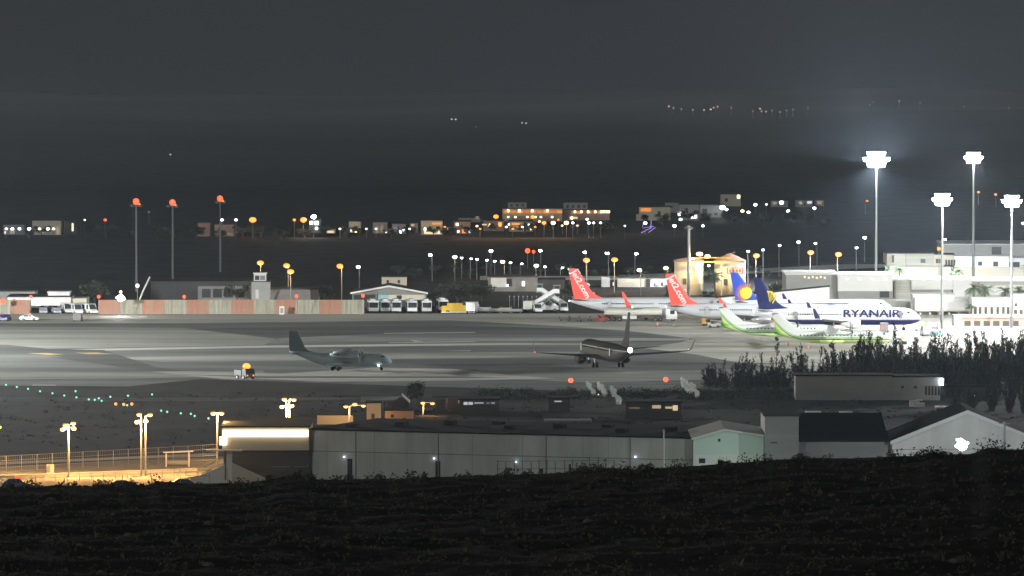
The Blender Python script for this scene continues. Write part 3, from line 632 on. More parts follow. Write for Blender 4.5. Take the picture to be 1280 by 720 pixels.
for k in range(9): MB().box(4+k*6.6, 5.6+k*6.6, 6+ (k*5)%17, 8+(k*5)%17, 8.26, 8.7+.15*(k%3)).build('roof_unit', 'dark_roof', wh)
for px, py in ((431,571),(545,573),(648,577),(796,571)):
    xx = (px-386)/480*Lw; z = zat(py, p0.y + (p1.y-p0.y)*(px-386)/480)
    wl = MB().box(xx-.12, xx+.12, -.28, -.055, z-.1, z+.1).build('wall_lamp', emat('cool', 3), wh)
    point(wh.matrix_basis @ Vector((xx, -.9, z+.0)), 3, LAMPC['cool'], .1)
wb = bld('guard_block', 'cream and brown corner block with a glowing strip under its roof edge', 'building', 1112,
   [('lower_wall', 279, 386, 563.2, None, 22, 'brown_wall', None, .5), ('upper_wall', 277, 385.5, 534.5, 563, 23, 'cream_wall', 'grey_roof', -.15)],
   [('shutter', 296, 338, 566, 600, 'brown_wall', .5), ('wall_joint', 279, 385, 583, 583.6, 'grey_wall', .5)])
MB().box(X(277.5,1112)-wb.location.x, X(385,1112)-wb.location.x, -.55, -.22, zat(545.6,1112), zat(537.5,1112)).build('light_strip', emat('warm', 4), wb)
MB().box(X(276.8,1112)-wb.location.x-.4, X(283,1112)-wb.location.x, -.62, -.24, zat(556,1112), zat(545.7,1112)).build('corner_light', emat('warm', 4), wb)
sg = thing('entrance_canopy', 'thin bright canopy on one white post at the corner of the cream block', 'canopy', (X(282,1106), 1106, 0))
MB().slab([(-3.2,-1),(2.6,-1.6),(2.6,.8),(-3.2,.9)], zat(563.5,1106), zat(562,1106)).build('roof', 'white_wall', sg)
MB().box(.05, .95, -.3, .3, 0, zat(563.6,1106)).build('post', 'white_wall', sg)
for z in (1.1, 2.0, 2.9): MB().tube([(-.3,-.6,z+1.2), (-4.0,-.9,z-.5)], .09, 6).build('handrail', 'white_wall', sg)
MB().prism([(-.2,3.0),(-4.4,1.2),(-8,.6),(-8,0),(-.2,0)], -1.6, -.7).build('ramp', 'white_wall', sg)
tr = MB().prism([(1.0,3.2),(1.0,0),(8.0,0)], -.8, -.1).build('ramp_wall', 'cream_wall', sg)
# -- mint lit shed
gs = thing('shed', 'mint lit gabled shed between the warehouse and the grey block', 'shed', (X(910,1088), 1088, 0))
cx = gs.location.x; e0, e1, ap = zat(549.5,1088), zat(545.5,1088), zat(538.5,1088)
xa, xb, xp = X(867,1088)-cx, X(955,1088)-cx, X(906,1088)-cx
MB().prism([(xa,0),(xb,0),(xb,e1),(xp,ap),(xa,e0)], 0, 22).build('wall', 'green_sheet', gs)
for (a, za, b, zb) in ((xa-.3, e0-.05, xp, ap+.05), (xp, ap+.05, xb+.3, e1-.05)):
    MB().prism([(a,za+.0),(b,zb),(b,zb+.28),(a,za+.28)], -.6, 22.3).build('roof', 'white_wall', gs)
MB().box(xa, xa+.25, -.1, -.01, 0, e0-.1).build('corner_post', 'white_wall', gs); MB().box(xa+.3, xb, -.05, -.005, 0, zat(568,1088)).build('base_panel', 'white_wall', gs)
MB().box(xa+.9, xa+1.9, -.08, -.055, zat(579,1088), zat(573,1088)).build('window', 'glass', gs); MB().box(X(898,1088)-cx, X(901,1088)-cx, -.06, -.005, zat(552,1088), zat(548.5,1088)).build('vent', 'dark_opening', gs)
fl = thing('ground_floodlight', 'pale floodlight at the foot of the mint lit shed', 'floodlight', (X(908,1074), 1074, 0))
MB().box(-.3,.3,-.2,.2,0,.5).build('base', 'galv', fl); MB().box(-.35,.35,-.1,.15,.55,1.0).build('lamp_head', emat('mint', 20), fl); point((X(908,1074), 1075, 2.2), 1500, (.78, 1, .9), .2)
bld('grey_block', 'tall plain grey block between the mint shed and the gabled warehouse', 'building', 1084, [('wall', 956.5, 999, 520.5, None, 18, 'grey_sheet', 'grey_roof', 0)], [('window', 964, 972, 552.5, 554, 'dark_opening'), ('rail', 957, 999, 545, 545.6, 'grey_wall')])
# -- gabled warehouse
gw = thing('gabled_warehouse', 'wide gabled warehouse with floodlit pale end wall', 'warehouse', (X(1210,1085), 1085, 0)); cx = gw.location.x
ea, ap = zat(552.5,1085), zat(514.5,1085); xa, xp, xb = X(1116,1085)-cx, 0, X(1304,1085)-cx
MB().prism([(xa,0),(xb,0),(xb,ea),(xp,ap),(xa,ea)], 0, 22).build('wall', 'pale_sheet', gw)
for (a, za, b, zb) in ((xa-.3, ea-.1, xp, ap), (xp, ap, xb+.3, ea-.1)): MB().prism([(a,za),(b,zb),(b,zb+.25),(a,za+.25)], -.35, 22.3).build('roof', 'dark_roof', gw)
for (a, za, b, zb) in ((xa-.3, ea-.1, xp, ap), (xp, ap, xb+.3, ea-.1)): MB().prism([(a,za-.3),(b,zb-.3),(b,zb+.27),(a,za+.27)], -.5, -.36).build('fascia', 'white_wall', gw)
MB().box(xa, xb, -.04, .0-.005, zat(562,1085), zat(561.4,1085)).build('wall_joint', 'grey_sheet', gw)
xl = X(995,1087)-cx; ew = zat(550.5,1087)
MB().box(xl, xa-.02, 2, 24, 0, ew).build('side_wing', 'grey_sheet', gw)
MB().loft([[(xl-.2,1.7,ew+.01),(xl-.2,26,ew+3.0),(xl-.2,26,ew+2.7),(xl-.2,1.7,ew-.2)], [(xa-.35,1.7,ew+.01),(xa-.35,26,ew+3.0),(xa-.35,26,ew+2.7),(xa-.35,1.7,ew-.2)]]).build('wing_roof', 'dark_roof', gw)
MB().prism([(xl-.1,ew-.2),(xl+1.2,ew+2.6),(xl+5,ew+2.6),(xl+3.5,ew-.2)], 24, 26).build('roof_unit', 'pale_sheet', gw)
fp = thing('floodlight_post', 'brilliant floodlight on a post before the gabled warehouse', 'floodlight', (X(1203.5,1052), 1052, 0))
zl = zat(556.5,1052); MB().tube([(0,0,0),(0,0,zl)], .12, 8).build('pole', 'galv', fp)
hd = MB().box(-.75,.75,-.1,.5,zl-.55,zl+.6).build('lamp_head', 'steel_dark', fp); MB().ball((0,-.2,zl), .78, 14, sq=(1,.35,1)).build('lens', emat('white', 40), hd)
for dx, dz in ((-.85,-.1),(.8,.35),(-.2,.85)): MB().ball((dx,-.1,zl+dz), .24, 8, sq=(1,.5,1)).build('glare_ball', emat('white', 12), hd)  # small glowing balls added around the lens to suggest glare
MB().box(-.9,-.15,.1,.4,zl+.65,zl+1.0).build('sign_box', emat('warm', 5), fp)
point((fp.location.x, 1055, zl+1.6), 13000, (.85, .93, 1), .3)
ps = thing('utility_pole', 'dark utility pole crossing the pale gabled end wall', 'pole', (X(1256.5,1070), 1070, 0)); MB().tube([(0,0,0),(0,0,zat(527,1070))], .16, 8).build('pole', 'steel_dark', ps); MB().box(-.9,.9,-.08,.08,zat(530,1070),zat(529,1070)).build('crossarm', 'steel_dark', ps)
ps = thing('utility_pole', 'thin pale pole in front of the long warehouse', 'pole', (X(830,1080), 1080, 0)); MB().tube([(0,0,0),(0,0,zat(537,1080))], .11, 8).build('pole', 'white_wall', ps); MB().box(-.3,.3,-.1,.1,zat(539,1080),zat(538,1080)).build('crossarm', 'galv', ps)
# -- tall mesh fence before the warehouse
mf = thing('mesh_fence', 'tall dark mesh fence standing before the long warehouse', 'fence', (X(622,1076), 1076, 0)); zt_ = 5.6
for i, px in enumerate((622,632,643,653,664,674,684,694,706,716,727,737,748,758,768)):
    MB().tube([(X(px,1076)-mf.location.x, 0, 0), (X(px,1076)-mf.location.x, 0, zt_ + (.5 if 730 < px < 760 else 0) - (.3 if i % 3 == 1 else 0))], .07, 6).build('post', 'steel_dark', mf)
for z in (5.4, 4.2, 3.2): MB().tube([(0,0,z),(X(768,1076)-mf.location.x,0,z+.15)], .035, 5).build('rail', 'steel_dark', mf)
for i, px in enumerate((632,653,674,681,696,711,726,741)): MB().box(X(px,1077)-mf.location.x, X(px+random.choice((3,5)),1077)-mf.location.x, .5, .6, 2.2, 3.6 + random.random()*1.4).build('panel', 'leaf' if i % 3 else 'grey_sheet', mf)

# -- low houses of the middle ground
bld('low_house', 'long low house with barred windows before the feathery trees', 'house', 1340, [('wall', 995, 1117, 470, None, 7, 'grey_wall', 'dark_roof', .6), ('front_wing', 1117, 1176, 471.5, None, 7, 'grey_wall', 'dark_roof', 0)],
    [('window',1127,1130.5,482.5,485.5,'dark_opening'),('window',1143,1147,482.5,485.5,'dark_opening')] + [('barred_window',1157+4*k,1159.6+4*k,482.5,494,'dark_opening') for k in range(5)] + [('wall_lamp',1176.2,1180,473,481.5,emat('cool',30),-.4)])
point((X(1176,1336), 1336, zat(476,1336)), 200, LAMPC['white'], .2)
bld('outbuilding', 'long dim outbuilding running behind the barred window house', 'shed', 1352, [('wall', 1182, 1235, 484, None, 10, 'dark_wall', 'dark_roof', 0)], [('wall_lamp', 1218.2, 1219.4, 493.6, 494.8, emat('cool', 6)), ('wall_lamp', 1201.5, 1202.4, 494.6, 495.4, emat('cool', 3))])
bld('pump_house', 'tall narrow cream hut beside a pinkish hut', 'hut', 1268, [('wall', 458, 475.5, 504, None, 4, 'cream_wall', 'dark_roof', 0)], [('door', 464, 468, 517, 526, 'brown_wall')])
bld('pink_hut', 'pinkish flat roofed hut on the dark field', 'hut', 1258, [('wall', 481, 516, 513.5, None, 6, 'pink_wall', 'dark_roof', 0)], [('door', 503, 507, 522, 530, 'brown_wall'), ('window', 488, 492, 518, 522, 'dark_opening')])
rs = thing('open_shed', 'open shed with pale sloping roof behind the cream hut', 'shed', (X(480,1305), 1305, 0)); cx = rs.location.x
z0, z1 = zat(502,1305), zat(495,1305)
zr = zat(495.5,1313); MB().loft([[(X(450,1305)-cx,0,z0),(X(450,1305)-cx,8,zr),(X(450,1305)-cx,8,zr-.2),(X(450,1305)-cx,0,z0-.2)], [(X(500,1305)-cx,0,z0+.5),(X(500,1305)-cx,8,zr+.1),(X(500,1305)-cx,8,zr-.1),(X(500,1305)-cx,0,z0+.3)]]).build('roof', 'grey_sheet', rs)
MB().prism([(X(489,1305)-cx,0),(X(511,1305)-cx,0),(X(511,1305)-cx,z0-.2),(X(503,1305)-cx,z1),(X(489,1305)-cx,z0-.2)], -.2, 4).build('gable_wall', 'dark_wall', rs)
MB().prism([(X(502,1305)-cx,z1),(X(512,1305)-cx,z0-.3),(X(512,1305)-cx,z0),(X(502,1305)-cx,z1+.3)], -.5, 4.5).build('verge_board', 'pale_sheet', rs)
for px in (452, 466, 480): MB().box(X(px,1305)-cx-.1, X(px,1305)-cx+.1, .3, .5, 0, z0).build('post', 'dark_wall', rs)
bld('dark_pergola', 'dark flat shed with pale posts beyond the small tree', 'shed', 1300, [('wall', 545, 556, 499, None, 6, 'dark_wall', None, .4), ('wall', 560, 575, 497.5, None, 6, 'dark_opening', None, .4), ('roof_slab', 540, 579, 495.6, 497, 8, 'grey_roof', None, 0)], [('post', 572.5, 574, 497.2, 504, 'white_wall', -.1), ('post', 558, 559, 497.2, 504, 'galv', -.1)])
bld('bunker', 'low dark building showing a strip of lit windows', 'building', 1290, [('wall', 574, 624, 500, None, 8, 'dark_wall', 'dark_roof', 0)], [('lit_window',579.5,584.5,502.5,506,emat('white',.55)),('lit_window',585.5,591,502.5,506,emat('white',.5)),('lit_window',593,604.5,502.8,504.6,emat('white',.35)),('lit_window',608,612,503.2,504.6,emat('white',.2)),('lit_window',614,618.5,502.8,504.8,emat('white',.3))])
bld('bunker', 'low dark building with one lit slot, near the red pole lights', 'building', 1300, [('wall', 686, 712, 498.5, None, 6, 'dark_wall', 'dark_roof', 0)], [('lit_window',693,702,500.8,502.6,emat('white',.4))])
bld('bunker', 'low dark building with bright yellowish windows below the second puff bush', 'building', 1278, [('wall', 782, 852, 503.5, None, 8, 'dark_wall', 'dark_roof', 0)], [('lit_window',787,800,509,511,emat('warm',.12)),('lit_window',815.5,826.5,506.5,510.5,emat('warm',.45)),('lit_window',832,841,508.2,510.8,emat('warm',.5)),('lit_window',841.3,847.5,506.6,513.2,emat('warm',.7))])
gh = thing('greenhouse_frame', 'dim open frame shed behind the long warehouse roof', 'shed', (X(710,1240), 1240, 0)); cx = gh.location.x
MB().box(X(680,1240)-cx, X(740,1240)-cx, 0, 5, zat(526.6,1240), zat(525.4,1240)).build('roof', 'grey_sheet', gh)
for px in (681, 695, 697, 705, 714, 724, 739): MB().box(X(px,1240)-cx-.12, X(px,1240)-cx+.12, 0, .2, 0, zat(526.7,1240)).build('post', 'grey_sheet', gh)
MB().box(X(697,1240)-cx, X(738,1240)-cx, .8, 1.0, 0, zat(529,1240)).build('back_wall', 'grey_wall', gh)
for a, b, y, lb in ((778,800,537,'pale flat roof patch of a half sunk store'),(860,884,539.5,'pale low roof beside the warehouse end'),(1009,1026,515.5,'narrow pale roof above the grey block'),(1052,1065,516,'short white roof strip above the gabled warehouse wing'),(1172,1189,509,'white roof strip behind the gabled warehouse')):
    bld('low_store', lb, 'store', 1225 if y > 530 else 1290, [('wall', a, b, y+1.2, None, 3, 'dark_wall', 'pale_sheet', 0)], [('door', a+2, a+4, y+3, y+6, 'dark_opening')])
bld('block_pile', 'pile of pale blocks in front of the barred window house', 'rubble pile', 1318, [('blocks',1138,1150,501,None,2,'pale_sheet',None,0),('blocks',1143,1157,504,None,2,'pale_sheet',None,-1.5),('blocks',1146,1154,499.5,501,1.6,'pale_sheet',None,.2)])
bld('lit_wall', 'low cream wall lit orange behind the warehouse roof', 'wall', 1262, [('wall', 396, 441, 520, None, .5, 'cream_wall', None, 0)], [('coping',396,441,519.5,520.1,'white_wall',-.05)])

# -- yard fence, shelter, kerb things
def fence(name, label, pts, h, n, mat_, rails, rad=.07, mesh=None):
    a, b = G(*pts[0]), G(*pts[1]); t = thing(name, label, 'fence', a, math.atan2(b.y-a.y, b.x-a.x)); L = (b-a).length
    for i in range(n+1): MB().tube([(L*i/n,0,0),(L*i/n,0,h)], rad, 6).build('post', mat_, t)
    for z in rails: MB().tube([(0,0,z),(L,0,z)], rad*.75, 6).build('rail', mat_, t)
    if mesh:
        q = MB(); k = 0.0
        while k < L: q.box(k-.012, k+.012, -.01, .01, .1, h); k += .45
        q.build('mesh_panel', mat_, t)
    return t
fence('yard_fence', 'long tall fence around the orange lit yard', ((-190,603),(272,576.5)), 2.9, 24, 'galv', (2.85, 2.1, 1.0, .3), .055, True)
fence('guard_rail', 'low rail beside the access road in the orange lit yard', ((-190,612),(262,594)), 1.1, 30, 'galv', (1.1, .6), .05)
fence('yard_fence', 'second fence with thin posts close behind the dark slope', ((8,618),(262,616)), 2.9, 7, 'galv', (2.7,), .05)
kb = G(0, 598); ke = G(266, 588)
kr = thing('concrete_barrier', 'low concrete barrier along the access road of the yard', 'barrier', kb, math.atan2(ke.y-kb.y, ke.x-kb.x)); MB().prism([(0,0),(36,0),(36,.5),(0,.5)], -.2, .2).build('wall', 'concrete', kr)
sh = thing('bus_shelter', 'small open shelter against the tall yard fence', 'shelter', G(222, 583.5)); 
MB().prism([(-2.4,2.35),(2.6,2.55),(2.6,2.72),(-2.4,2.5)], -.9, .9).build('roof', 'white_wall', sh)
for x in (-1.9, 1.9): MB().box(x-.1, x+.1, -.5, -.3, 0, 2.4).box(x-.1, x+.1, .5, .7, 0, 2.45).build('post', 'white_wall', sh)
MB().box(-2.0, 2.0, .5, .62, .2, 1.0).build('back_panel', 'grey_wall', sh); MB().box(-1.8, 1.8, -.1, .4, .42, .5).build('bench', 'galv', sh)
bx = thing('equipment_cabinet', 'small pale cabinet behind the first twin lamp pole', 'cabinet', G(63, 591)); MB().box(-.6,.6,-.4,.4,0,1.4).build('body', 'cream_wall', bx); MB().box(-.55,-.02,-.43,-.405,.1,1.3).build('door', 'galv', bx)
c1 = van('dark parked car half hidden by the slope, red light glowing', G(20, 611), R(6), 'steel_dark', L=4.6, H=1.7, low=True, name='parked_car', beacon=('red', 40))
van('dark parked car peeking over the slope under the twin lamp poles', G(154, 611.5), R(8), 'navy', L=4.4, H=1.5, low=True, name='parked_car')
van('dark parked car peeking over the slope near the canopy', G(232, 611), R(4), 'navy', L=4.6, H=1.6, low=True, name='parked_car')

# ---------------------------------------------------------------- apron lamps and masts
def yard_lamp(label, px, yh, Y, heads, power, poles=((0,),), group=None):
    """heads: px offsets and photo rows of the lamp heads"""
    t = thing('yard_lamp', label, 'lamp post', (X(px, Y), Y, 0), 0, group); zt0 = zat(yh, Y)
    for (ox,) in poles: MB().tube([(ox,0,0),(ox,0,zt0)], (.17,.11), 8).build('pole', 'galv', t)
    for hx, hy in heads:
        x = X(hx, Y) - t.location.x; z = zat(hy, Y); ox = min((q[0] for q in poles), key=lambda q: abs(q - x))
        MB().tube([(ox,0,min(z+.1, zt0)),(x,-.25,z+.12)], .05, 5).build('arm', 'galv', t)
        h = MB().box(x-.34, x+.34, -.65, -.1, z, z+.2).build('lamp_head', 'steel_dark', t)
        MB().ball((x, -.4, z-.08), .42, 8, sq=(1,.8,.7)).build('lens', emat('golden', 3), h)
        point((t.location.x + x, Y - .8, z - 1.0), 1.8*power/len(heads), (1, .55, .20), .15)
    return t
GY = 'sodium lamp posts of the yard'
yard_lamp('single thick lamp post with four orange lamps over the fence', 85, 531, 1120, ((77.5,536),(91.5,535),(81,531),(91,528.5)), 11000, group=GY)
yard_lamp('two lamp poles side by side with four orange lamps', 178, 520, 1122, ((173.5,517.5),(187,518),(170.5,527),(181.5,526)), 12000, ((-.3,),(.42,)), GY)
yard_lamp('slim lamp post with two small orange lamps above the thin canopy', 271, 516.5, 1124, ((266,516),(276.5,516)), 7000, group=GY)
yard_lamp('two lamp poles rising behind the cream corner block', 359.5, 499, 1160, ((355,498.5),(367,499),(352,508),(364,507)), 9000, ((-.25,),(.25,)), GY)
yard_lamp('lamp post with three orange lamps above the low cream wall', 436.5, 508, 1255, ((432,507.5),(443.5,504.5),(454,506.5)), 1300, group=GY)
yard_lamp('lamp post with one orange lamp beside the small round tree', 529, 503, 1290, ((528.5,503),(540.5,503.5)), 500, group=GY)
yard_lamp('orange lamp cut by the frame edge, far end of the yard', -3, 533, 1125, ((-2,533),(-12,533)), 5000, group=GY)

def mast(label, px, ytop, Y, power, n=12, rr=2.0, red=False, lens=250, col=(.96,.98,.96), rad=(.42,.2), unit=1.0, group='tall floodlight masts', aim=None):
    t = thing('floodlight_mast', label, 'light mast', (X(px, Y), Y, 0), 0, group); z = zat(ytop, Y)
    MB().tube([(0,0,0),(0,0,z*.5),(0,0,z+.4)], (rad[0], (rad[0]+rad[1])/2, rad[1]), 12).build('pole', 'steel_dark' if red else 'galv', t)
    q = MB()
    for k in range(24):
        a, b = 2*math.pi*k/24, 2*math.pi*(k+1)/24; q.tube([(rr*math.cos(a), rr*math.sin(a), z), (rr*math.cos(b), rr*math.sin(b), z)], .07, 5)
    for k in range(4): a = math.pi*k/2; q.tube([(0,0,z+.3),(rr*math.cos(a), rr*math.sin(a), z)], .06, 5)
    q.build('ring_platform', 'galv', t)
    for k in range(n * (3 if lens else 1)):  # extra tiers added so a lit head reads as a round ball of glare
        tier = k // n; a = 2*math.pi*(k + .5*tier)/n; c, s = math.cos(a), math.sin(a); u = .36*unit; tr = (1.08, .72, .72)[tier]*rr
        ctr = Vector((tr*c, tr*s, z - .2 + (0, .9, -.9)[tier]*unit)); ax = Vector((c, s, -.35)).normalized(); sd = Vector((-s, c, 0)); up = ax.cross(sd)
        def P(i, j, k_): return ctr + ax*i + sd*j + up*k_
        h = MB().loft([[P(-.3,-u*.6,-u*.5),P(-.3,u*.6,-u*.5),P(-.3,u*.6,u*.5),P(-.3,-u*.6,u*.5)], [P(.2,-u,-u*.9),P(.2,u,-u*.9),P(.2,u,u*.9),P(.2,-u,u*.9)]]).build('floodlight', 'steel_dark', t)
        if lens: MB().add([P(.21,-u*.92,-u*.8),P(.21,u*.92,-u*.8),P(.21,u*.92,u*.8),P(.21,-u*.92,u*.8)], [(0,1,2,3)]).build('lens', emat('white', lens), h)
    if red:
        MB().ball((0,0,z+.9), .85, 10).build('beacon', emat('red', 9), t); MB().ball((.9,-.2,z+.1), .3, 8).build('beacon', emat('sodium', 14), t)
    if power: point((t.location.x, Y, z-1.6), power, col, .4)
    return t
mast('brightest floodlight mast, tallest blaze behind the terminal roof', 1095.5, 198, 1870, 2.8e6, n=16, rr=3.0, lens=300, unit=1.7, col=(.80, .90, 1))
mast('floodlight mast standing beside the nose of the navy and white airliner', 1178, 248, 1640, 3.2e5, lens=200, unit=1.15)
mast('tallest thin floodlight mast, head above its two neighbours', 1217, 196, 1800, 6e5, lens=200, unit=1.15)
mast('floodlight mast nearest the frame edge above the arcade', 1265, 250, 1645, 3.0e5, lens=200, unit=1.15)
mast('white mast with unlit head beside the storage tanks', 861, 284, 1820, 0, n=6, rr=1.0, lens=0, rad=(.42,.36), group=None)
for px, yt, Y, lb in ((170,256,1860,'red topped unlit mast nearest the blazing fence light'),(215.5,257,1940,'middle one of the three red topped unlit masts'),(275,252,2000,'red topped unlit mast beside the small control cabin')):
    mast(lb, px, yt, Y, 0, n=8, rr=1.3, lens=0, red=True, rad=(.36,.24), group='unlit masts with red lights')
# unseen masts added beyond both frame edges to light the apron
mast('unseen floodlight mast added beyond the terminal end', 1720, 262, 1500, 4.8e6, lens=200)
mast('unseen floodlight mast added beyond the west blast fence', -560, 262, 1520, 9.5e6, lens=200)
# fence flood
ff = thing('floodlight_post', 'blinding floodlight above the red and white blast fence', 'floodlight', (X(150.5,1716), 1716, 0)); z = zat(372.5,1716)
MB().tube([(0,0,0),(0,0,z+1.6)], .1, 8).build('pole', 'galv', ff); hd = MB().box(-.7,.7,-.1,.4,z-.6,z+.6).build('lamp_head', 'steel_dark', ff); MB().ball((0,-.2,z), .8, 14, sq=(1,.35,1)).build('lens', emat('white', 60), hd)
for dx, dz in ((-.95,.1),(.9,-.2)): MB().ball((dx,-.1,z+dz), .28, 8, sq=(1,.5,1)).build('glare_ball', emat('white', 12), hd)  # added glow balls break up the lens disc like glare
MB().ball((0,-.1,z+1.5), .35, 8).build('beacon', emat('warm', 8), ff)
point((ff.location.x, 1705, z+1.2), 2500, (1,.97,.9), .3)
cr = thing('loader_arm', 'small crane arm with work light behind the blast fence', 'crane', (X(172,1735), 1735, 0))
MB().box(-1.2,1.2,-1,1,0,2.2).build('body', 'red_paint', cr); MB().tube([(0,0,2),(1.2,0,5),(3.0,0,zat(346,1735))], .22, 6).build('arm', 'concrete_pale', cr); MB().ball((-.1,-.4,zat(357,1735)), .45, 8).build('work_light', emat('warm', 12), cr); MB().tube([(-.1,-.4,0),(-.1,-.4,zat(357,1735))], .08, 6).build('post', 'galv', cr)

# small lights on posts: red obstruction lights, runway and taxiway lights
def stub(name, label, cat, px, py, Y, kind, s, r, group, post=.05):
    t = thing(name, label, cat, (X(px, Y), Y, 0), 0, group); z = max(zat(py, Y), .1)
    MB().tube([(0,0,0),(0,0,z)], post, 6).build('post', 'galv', t); MB().ball((0,0,z+r*.8), r, 8).build('lamp', emat(kind, s), t); return t
for px, py, lb in ((713.5,478,'red light on a post beside the three pale puff bushes'),(832.5,477,'red light on a post near the pale mound bush'),(931,475.5,'small red light in front of the feathery trees')):
    stub('obstruction_light', lb, 'warning light', px, py, 1380, 'red', 22, .5 if px < 900 else .22, 'red lights on posts at the field edge')
for px, py, lb in ((38,372.5,'red light on the end of the short blast fence'),(123,372.5,'red light on the west end of the long blast fence'),(230,372.5,'red light a third of the way along the blast fence'),(370.5,372,'red light two thirds of the way along the blast fence'),(453.5,371.5,'red light on the blast fence end by the buses'),(3,379.5,'large orange red light in front of the short blast fence')):
    stub('obstruction_light', lb, 'warning light', px, py, 1717.5, 'red', 18, .42 if px != 3 else .7, 'red lights along the blast fences')
first = None
for px, py in ((6.6,482),(21,484.6),(35,487),(50,490),(65.6,492.6),(80.4,495.4),(95.6,497.7),(111,500.3),(118.5,500.7),(123.5,499),(127,502),(138,497),(160,495.6),(190,494),(94.5,490),(159,507.6),(201.5,514.4),(209,515.8),(226,517.7),(238.6,518.4),(243.3,521),(260.6,524)):
    p = G(px, py + 1.2)
    if first is None: first = stub('taxiway_light', 'small green light set in the dark grass beside the taxiway', 'taxiway light', px, py, p.y, 'mint', 1.3, .19, 'green taxiway edge lights')
    else: copy_tree(first, p)
first = None
for px, py in ((144,506.4),(154.7,507),(164.8,506.4)):
    p = G(px, py + 1.2)
    if first is None: first = stub('guard_light', 'small amber light among the green taxiway lights', 'taxiway light', px, py, p.y, 'sodium', 22, .28, 'amber guard lights in a row')
    else: copy_tree(first, p)

# ---------------------------------------------------------------- blast fences
def blast(label, px0, px1, n, mats, first_red):
    t = thing('blast_fence', label, 'blast fence', (X(px0,1722), 1722, 0)); W = (X(px1,1722) - X(px0,1722)); w1 = W / n
    for i in range(n):
        q = MB(); a = i*w1
        q.loft([[(a+.03,0,0),(a+.03,.5,1.6),(a+.03,1.3,3.5),(a+.03,1.42,3.45),(a+.03,.62,1.55),(a+.03,.12,0)], [(a+w1-.03,0,0),(a+w1-.03,.5,1.6),(a+w1-.03,1.3,3.5),(a+w1-.03,1.42,3.45),(a+w1-.03,.62,1.55),(a+w1-.03,.12,0)]])
        k = a + .5
        while k < a + w1 - .2: q.loft([[(k,-.12,0),(k,.36,1.6),(k,1.15,3.5),(k,1.3,3.5),(k,.5,1.6),(k,0,0)], [(k+.12,-.12,0),(k+.12,.36,1.6),(k+.12,1.15,3.5),(k+.12,1.3,3.5),(k+.12,.5,1.6),(k+.12,0,0)]]); k += 1.0
        p = q.build('panel', mats[(i + (0 if first_red else 1)) % 2], t)
        MB().tube([(a+w1-.02, 2.4, 0), (a+w1-.02, 1.35, 3.4)], .08, 6).build('brace', 'galv', t)
    return t
blast('long red and white blast fence at the far edge of the apron', 122, 455, 12, ('fence_red', 'fence_white'), True)
blast('short blast fence at the frame edge, half hidden by red glare', -60, 37, 4, ('fence_red', 'fence_white'), False)
bld('control_cabinet', 'pale door box leaning on the blast fence', 'cabinet', 1719, [('body', 349, 355, 383, None, .6, 'white_wall', None, 0)], [('door', 350, 354, 385, 391.5, 'galv')])
# ---------------------------------------------------------------- buildings behind the apron
bld('low_office', 'low white building with dark bays at the west end', 'building', 1740,
  [('wall', 9, 50, 371.5, None, 14, 'white_wall', 'grey_roof', 0), ('wall', 50, 88, 371.5, 382, 14, 'white_wall', 'grey_roof', 0), ('back_wall', 50, 88, 382.05, None, 1, 'dark_wall', None, 8), ('upper_box', 59.5, 86, 366, 371, 6, 'white_wall', 'white_wall', 3), ('end_wing', 88.5, 108, 373, 380.5, 10, 'cream_wall', None, 1), ('end_wall', 88.5, 98, 380.6, None, 1, 'dark_wall', None, 5)],
  [('bay_door', 37, 52, 385, 391.5, 'dark_opening'), ('pillar', 54, 60, 382.2, 391.5, 'white_wall', .3), ('pillar', 71, 76, 382.2, 391.5, 'white_wall', .3), ('pillar', 85, 88, 382.2, 391.5, 'white_wall', .3), ('window', 16, 18.5, 374, 378, 'dark_opening')])
bld('low_office', 'flat grey building peeking over the low white one', 'building', 1800, [('wall', -30, 43, 364.5, None, 12, 'grey_wall', 'grey_roof', 0)], [('window', 20, 26, 367, 369, 'dark_opening')])
bld('control_cabin', 'small grey block with glazed cabin on top behind the blast fence', 'control cabin', 1760, [('wall', 314, 337, 352.5, None, 6, 'grey_wall', 'grey_roof', 0), ('cabin', 317, 332, 342.5, 352.4, 4, 'pale_sheet', 'white_wall', .5)], [('window', 318.5, 324, 344.5, 350, 'glass', .5), ('window', 325, 331, 344.5, 350, emat('cool', .12), .5), ('door', 319, 323, 362, 373, 'pale_sheet')])
bld('dark_depot', 'long dark depot behind the red and white blast fence', 'depot', 1790, [('wall', 188, 313, 353, None, 16, 'dark_wall', 'grey_roof', 0), ('bay', 247, 313, 358, None, 4, 'grey_sheet', None, -4.1), ('bay', 338, 398, 362, None, 10, 'grey_sheet', 'grey_roof', 0)],
  [('roller_door', 252+14*k, 263+14*k, 361, 372, 'dark_wall', -4.1) for k in range(4)])
hg = thing('gabled_hangar', 'gabled hangar with white roof edges behind the row of buses', 'hangar', (X(486,1750), 1750, 0)); cx = hg.location.x
zp, ze = zat(357.5,1750), zat(366.3,1750); a, b = X(440,1750)-cx, X(533,1750)-cx
for (x0, za, x1, zb) in ((a-.4, ze, 0, zp), (0, zp, b+.4, ze)):
    MB().prism([(x0,za-.12),(x1,zb-.12),(x1,zb+.12),(x0,za+.12)], -.8, 18).build('roof', 'grey_roof', hg)
    MB().prism([(x0,za-.25),(x1,zb-.25),(x1,zb+.2),(x0,za+.2)], -1.0, -.82).build('fascia', 'white_wall', hg)
MB().prism([(a,ze-.4),(b,ze-.4),(0,zp-.3)], 0, .3).build('gable_wall', 'grey_sheet', hg); MB().box(a, b, 12, 12.3, 0, ze-.3).build('back_wall', 'dark_wall', hg)
